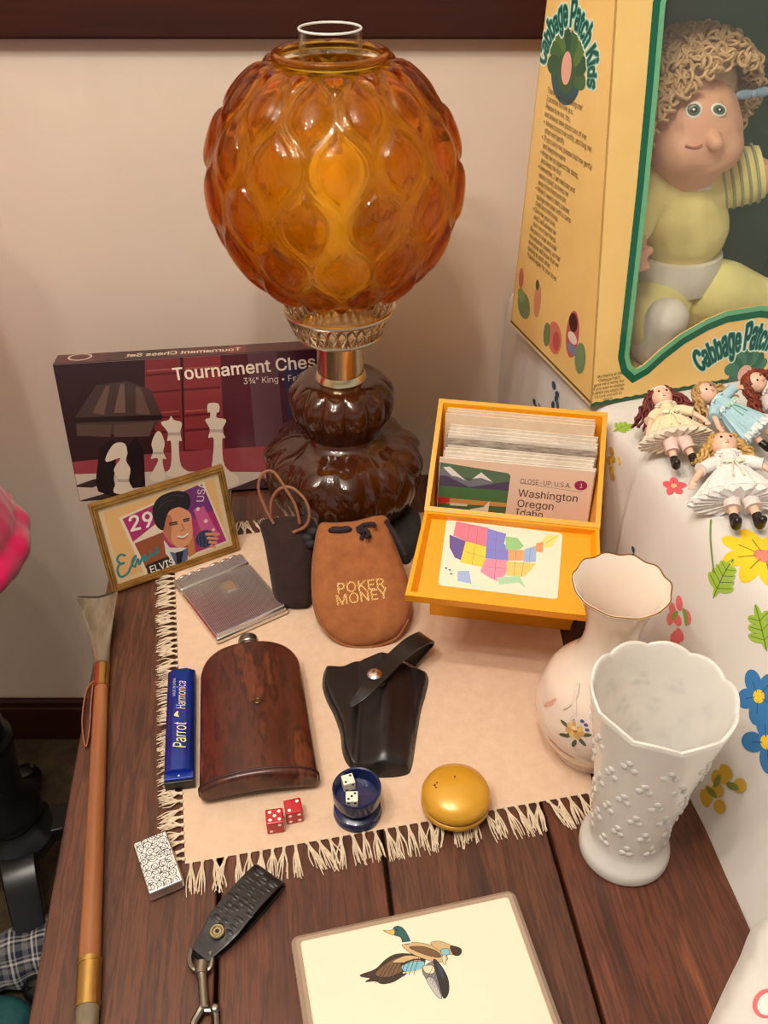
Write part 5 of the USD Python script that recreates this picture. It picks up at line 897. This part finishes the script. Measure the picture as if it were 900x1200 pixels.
# ------------------------------------------------------------------ little porcelain dolls lying in front of the carton
bisque_m = mat('bisque_skin', (236, 190, 164), rough=.4); rose_m = mat('rose_lips', (176, 70, 72), rough=.4); eye_m = mat('doll_eye', (40, 30, 28), rough=.2); boot_m = mat('black_boot', (26, 22, 22), rough=.35)
def lace_mat(n, c, c2): return mat(n, c, c2, scale=300, rough=.9, bump=(700, .5, .0006))
def small_doll(label, head, feet, zh, zf_, hairc, dressc, trim, L=None, roll=0, hair_len=.35, seed=1, bonnet=None, pants=None, arms=((.30, .46), (.30, .46)), skirt=.40, legs=True, bow=None, wide=1.0):
    H_, F_ = P(*head, HT + zh), P(*feet, HT + zf_); Y_ = nrm(H_ - F_); Zu = nrm(np.array([-.10, -.45, 1.]) - Y_ * (np.array([-.10, -.45, 1.]) @ Y_)); X_ = np.cross(Y_, Zu)
    if roll: c, s = math.cos(math.radians(roll)), math.sin(math.radians(roll)); X_, Zu = X_ * c + Zu * s, Zu * c - X_ * s
    L = np.linalg.norm(H_ - F_) / .88; r = np.random.default_rng(seed); k_n = f'{seed:02d}'
    t = thing('porcelain_doll', label, 'doll', F_, X_, Y_)
    V = lambda *p: np.array(p, float) * L; hcn = V(0, .88, .0); hr = .115 * L
    ch_ = [[(hcn, hr), (hcn + V(0, -.03, .004), hr * .92), (V(0, .77, 0), .035 * L), (V(0, .68, 0), .075 * L), (V(0, .48, 0), .075 * L)], [(hcn + V(0, -.020, .108), .013 * L), (hcn + V(0, -.030, .112), .015 * L)]]
    for s, (ax, ay) in zip((-1, 1), arms):
        hd = V(s * ax, ay - .02, .035); ch_.append([(V(s * .075, .70, 0), .038 * L), (V(s * (ax + .075) / 2 + s * .02, (.70 + ay) / 2 + .02, .03), .032 * L), (hd, .026 * L)])
        for j in range(4): ch_.append([(hd, .018 * L), (hd + V(s * (-.012 + .014 * j), -.048 - (.006 if j in (1, 2) else 0), .0), .009 * L)])
        ch_.append([(hd, .018 * L), (hd + V(-s * .03, -.02, .012), .009 * L)])
    if legs:
        for s in (-1, 1): ch_.append([(V(s * .05, .46, 0), .06 * L), (V(s * .075, .25, .02), .045 * L), (V(s * .09, .07, .015), .034 * L)])
    obj('body', limbs(ch_, .0016, 6), bisque_m, t, smooth=True)
    for s in (-1, 1): obj('eye', ball(.013 * L, 10, (1, 1, .5), hcn + V(s * .038, .004, .107)), eye_m, t)
    obj('lips', cat([ball(.010 * L, 10, (1, .5, .5), hcn + V(s * .008, -.058, .104)) for s in (-1, 1)]), rose_m, t)
    hm = mat('doll_hair_' + k_n, hairc, tuple(int(v * .7) for v in hairc), scale=300, rough=.55)
    hs_ = [ball(hr * 1.08, 20, (1.05, 1, .92), hcn + V(0, .018, -.022))]
    for j in range(46):
        a = r.uniform(0, 2 * PI); side = math.cos(a); st_ = hcn + V(.108 * side, .03 + .090 * abs(math.sin(a)) , r.uniform(-.05, .045)); ln = hair_len * L * r.uniform(.5, 1); dv = nrm([side * r.uniform(.3, .9), -1 + .4 * abs(math.sin(a)), -.12]); tt = np.linspace(0, 1, 15); u_ = nrm(np.cross(dv, [0, 0, 1.])); ph = r.uniform(0, 6)
        hs_.append(tube([st_ + dv * ln * x + .016 * L * (np.cos(ph + x * 15) * u_ + np.sin(ph + x * 15) * np.array([0, 0, 1.])) for x in tt], [.019 * L, .020 * L, .010 * L], 6))
    for j in range(9): hs_.append(move(trimesh.creation.torus(.017 * L, .0085 * L, 10, 6), hcn + V(-.084 + .021 * j, .078 - .036 * abs(j - 4) / 4, .066)))
    obj('hair', cat(hs_), hm, t, smooth=60)
    dm, lm = lace_mat('doll_dress_' + k_n, dressc, tuple(int(v * .93) for v in dressc)), lace_mat('doll_lace_' + k_n, trim, tuple(int(v * .9) for v in trim))
    def ruffle(y0, y1, w0, w1, n, amp, zz=.0, th=.10):
        rg = []; a = np.linspace(0, 2 * PI, 96, endpoint=False); ph = r.uniform(0, 6)
        for t_ in np.linspace(0, 1, 10):
            w = w0 + (w1 - w0) * t_ ** .8; y = y0 + (y1 - y0) * t_; wob = 1 + amp * t_ * np.sin(n * a + ph) + amp * .6 * t_ * np.sin((n * 2 - 1) * a); rg.append(np.c_[w * np.cos(a) * wob, y + amp * .16 * t_ * np.cos(n * a + ph), zz + (th + .035 * t_) * np.sin(a) * wob + .0 * a] * L)
        return loft(rg)
    sk_end = .64 - skirt
    obj('dress', cat([ruffle(.76, .60, .055, .105, 9, .04), ruffle(.62, sk_end, .10, .235 * wide, 11, .10)] ), dm, t, smooth=60)
    obj('lace_hem', cat([ruffle(sk_end + .05, sk_end - .035, .232 * wide, .262 * wide, 22, .10, .004, .136), ruffle(.645, .585, .108, .135, 16, .10, .004)]), lm, t, smooth=60)
    obj('collar', cat([ball(.03 * L, 10, (1.2, .55, .45), V(.085 * math.cos(q), .735 + .02 * math.sin(q), .05 * abs(math.sin(q)) + .035)) for q in np.linspace(.2, PI - .2, 7)]), lm, t, smooth=60)
    for s, (ax, ay) in zip((-1, 1), arms):
        a_, b_ = V(s * .085, .70, .004), V(s * (ax + .085) / 2 + s * .02, (.70 + ay) / 2 + .02, .032); obj('sleeve', tube([a_, (a_ + b_) / 2, b_, b_ + (b_ - a_) * .12], [.05 * L, .062 * L, .05 * L, .062 * L], 16, 4), dm, t, smooth=60)
    if legs:
        pm = lace_mat('doll_pantaloon_' + k_n, pants or trim, tuple(int(v * .92) for v in (pants or trim)))
        for s in (-1, 1):
            obj('pantaloon', tube([V(s * .05, .44, 0), V(s * .068, .32, .014), V(s * .08, .20, .02), V(s * .084, .165, .018)], [.075 * L, .078 * L, .066 * L, .074 * L], 18, 4), pm, t, smooth=60)
            obj('boot', limbs([[(V(s * .09, .085, .014), .040 * L), (V(s * .093, .0, .012), .043 * L)], [(V(s * .093, .0, .012), .042 * L), (V(s * .098, -.01, .085), .036 * L)]], .002, 6), boot_m, t, smooth=True)
    if bonnet: obj('bonnet', move(lathe([(.118 * L, 0), (.135 * L, .010 * L), (.120 * L, .026 * L), (.10 * L, .06 * L), (.05 * L, .085 * L), (.0005, .09 * L)], 40, lambda A, R, Z: (R * (1 + .05 * np.sin(14 * A) * (R > .1 * L)), Z)), hcn + V(0, .060, -.03), rx=-78), lace_mat('doll_bonnet_' + k_n, bonnet, bonnet), t, smooth=60)
    if bow:
        bm = mat('doll_bow_' + k_n, bow, rough=.4); obj('bow', cat([ball(1, 12, tuple(np.array([.05, .022, .014]) * L), V(s * .045, .60, .125)) for s in (-1, 1)] + [tube([V(0, .60, .125), V(s * .03, .52, .13), V(s * .045, .42, .14)], .008 * L, 6, 3) for s in (-1, 1)]), bm, t)
    return t
small_doll('auburn-haired porcelain doll in cream satin dress with lace bonnet and black boots', (775, 466), (803, 545), .040, .014, (122, 44, 40), (240, 222, 184), (238, 222, 200), seed=1, hair_len=.50, bonnet=(240, 224, 208), pants=(236, 206, 196), arms=((.27, .42), (.34, .50)), skirt=.30, bow=(248, 236, 190), wide=1.4)
small_doll('blond porcelain doll in pale blue satin dress lying behind the cream one', (826, 461), (905, 520), .046, .020, (214, 170, 110), (178, 214, 226), (226, 236, 236), seed=2, hair_len=.36, arms=((.30, .52), (.36, .66)), skirt=.42, bow=(170, 220, 190), roll=-8)
small_doll('red-haired porcelain doll lying furthest back against the carton front', (884, 448), (965, 500), .052, .022, (150, 62, 36), (214, 200, 196), (232, 222, 214), seed=3, hair_len=.42, arms=((.30, .46), (.30, .46)), skirt=.42)
small_doll('porcelain doll in white lace dress with boots over the cloth edge, nearest the vases', (848, 522), (876, 616), .032, .010, (222, 176, 100), (240, 236, 232), (246, 242, 238), seed=4, hair_len=.34, pants=(238, 222, 216), arms=((.36, .46), (.36, .50)), skirt=.36, bow=(238, 222, 200), wide=1.5)
# ------------------------------------------------------------------ things at the left of the table
pb = P(42, 1030, -T); lampb = thing('floor_lamp', 'black turned pedestal stand with glossy pink ruffled shade left of the table', 'lamp', (pb[0], pb[1], 0))
gb_m = mat('black_gloss_paint', (16, 14, 15), rough=.3); pink_m = mat('pink_satin', (222, 20, 92), (208, 14, 80), scale=10, rough=.32, sheen_weight=.3)
cp = [(.0001, .10), (.050, .10), (.058, .115), (.058, .135), (.046, .150), (.040, .165), (.048, .180), (.048, .195), (.036, .215), (.033, .25), (.038, .30), (.041, .33), (.043, .335), (.043, .345), (.037, .352), (.036, .38), (.032, .44), (.033, .448), (.040, .456), (.040, .468), (.033, .476), (.030, .52), (.026, .58), (.030, .60), (.020, .62), (.012, .64), (.012, 1.20), (.0001, 1.20)]
obj('column', out(lathe(cp, 56)), gb_m, lampb, smooth=35)
for k in range(4):
    a = math.radians(20 + 90 * k); c, s = math.cos(a), math.sin(a); obj('foot', cat([ribbon([(c * r, s * r, z) for r, z in ((.03, .125), (.07, .12), (.11, .085), (.15, .04), (.185, .022), (.205, .026))], (-s, c, 0), [.05, .05, .045, .04, .042, .034], .03, 6), ball(.024, 14, (1.1, 1.1, .9), (c * .19, s * .19, .0217))]), gb_m, lampb, smooth=60)
shp = [(.134, .662), (.140, .671), (.139, .684), (.128, .699), (.126, .714), (.113, .755), (.098, .825), (.088, .97), (.076, 1.20)]; shp2 = cr(shp, 5); shp2 = np.vstack([shp2, shp2[::-1] - [.002, 0], shp2[:1]])
obj('shade', out(lathe(shp2, 180, lambda A, R, Z: (R * (1 + .016 * np.sin(15 * A) * np.clip((.725 - Z) / .06, 0, 1) + .004 * np.sin(30 * A)), Z + .003 * np.sin(15 * A) * np.clip((.70 - Z) / .02, 0, 1)))), pink_m, lampb, smooth=60)
obj('shade_fitting', cat([tube([(0, 0, 1.198), (.075 * math.cos(a), .075 * math.sin(a), 1.194)], .0025, 6) for a in (0, 2.1, 4.2)]), gb_m, lampb)
# plaid cloth bundle, its woven checks carried by the mesh
e0, e1 = P(-60, 1142, -T + .042), P(70, 1106, -T + .042); ax = nrm(e1 - e0); up = np.array([0, 0, 1.]); sd_ = np.cross(ax, up); nU, nA = 420, 150; cols = []; rg = []
for i in range(nU):
    u = i / (nU - 1); c = e0 + (e1 - e0) * u; r0 = .041 * min(1, .55 + 6 * min(u, 1 - u)) * (1 + .05 * math.sin(u * 23)); a = np.arange(nA) / nA * 2 * PI; rr_ = r0 * (1 + .06 * np.sin(3 * a + u * 6) + .03 * np.sin(7 * a - u * 11)); pt = c + np.outer(rr_ * np.cos(a), sd_) + np.outer(rr_ * np.sin(a) * .98, up); rg.append(pt)
    d = u * np.linalg.norm(e1 - e0); v = a * .041; f = lambda q: (np.mod(q, .030) < .0035) * 1.0 + (np.abs(np.mod(q, .030) - .008) < .0012) * .6 + (np.abs(np.mod(q, .030) - .022) < .004) * .25
    w = np.clip(.5 * f(np.array([d]))[0] + .5 * f(v), 0, 1); cols.append(np.array(lin((28, 34, 56)))[None] * (1 - w[:, None]) + np.array(lin((206, 202, 196)))[None] * w[:, None])
rl = loft(rg); cc = np.vstack(cols + [np.tile(lin((28, 34, 56)), (2, 1))]); pl = obj('plaid_bundle', rl, CLOTHINK, None, smooth=True, label='navy and white plaid cloth bundle on the carpet beside the black stand', cat='cloth', cols=cc)
tl = P(-2, 1192, -T + .02); obj('teal_cloth', move(pillow(spl([(-.06, -.05), (.0, -.06), (.055, -.03), (.06, .03), (.0, .05), (-.055, .04)]), .035, .006, .03, wave(40, .02)), (tl[0] - .02, tl[1] - .01, .001)), mat('teal_fabric', (30, 92, 92), (20, 70, 74), scale=60, rough=.8), None, smooth=60, label='small crumpled teal cloth on the carpet in front of the plaid bundle', cat='cloth')
# ------------------------------------------------------------------ white cloth over the near right corner
zc_ = .0015; Oc = np.array([0, 0, T + zc_]); X0, Y0 = np.array([1., 0, 0]), np.array([0, 1., 0])
q = trace([(826, 1215), (848, 1160), (872, 1110), (902, 1058), (990, 1040), (1080, 1180), (1040, 1330), (800, 1330)], Oc + [0, 0, .02], X0, Y0)
wp = spl(q, 6); wf_ = wave(26, .012); wc = thing('folded_cloth', 'white printed cloth lying over the near right corner of the table', 'cloth', Oc, X0, Y0)
obj('cloth', pillow(wp, .022, .005, .02, wf_), cloth_m, wc, smooth=60)
def on_w(x, y, o): p = shapely.points(np.c_[x, y]); d = shapely.distance(wp.exterior, p); u = np.minimum(d / .02, 1); return np.c_[x, y, .022 * np.sqrt(1 - (1 - u) ** 2) + wf_(x, y) * np.minimum(1, u * 1.5) + .0006 + o]
pk = trace([(897, 1178)], Oc + [0, 0, .02], X0, Y0)[0]; wk = Ink(); wk.add(ell(pk[0], pk[1], .012, .008, 40), PNK); wk.add(ell(pk[0] + .001, pk[1] - .0005, .0095, .006, 40), (236, 230, 222)); wk.add(ell(pk[0] + .006, pk[1] - .012, .014, .007, 60), (70, 78, 50)); wk.build('printed_flower', wc, fn=on_w, maxe=.004, m=CLOTHINK)
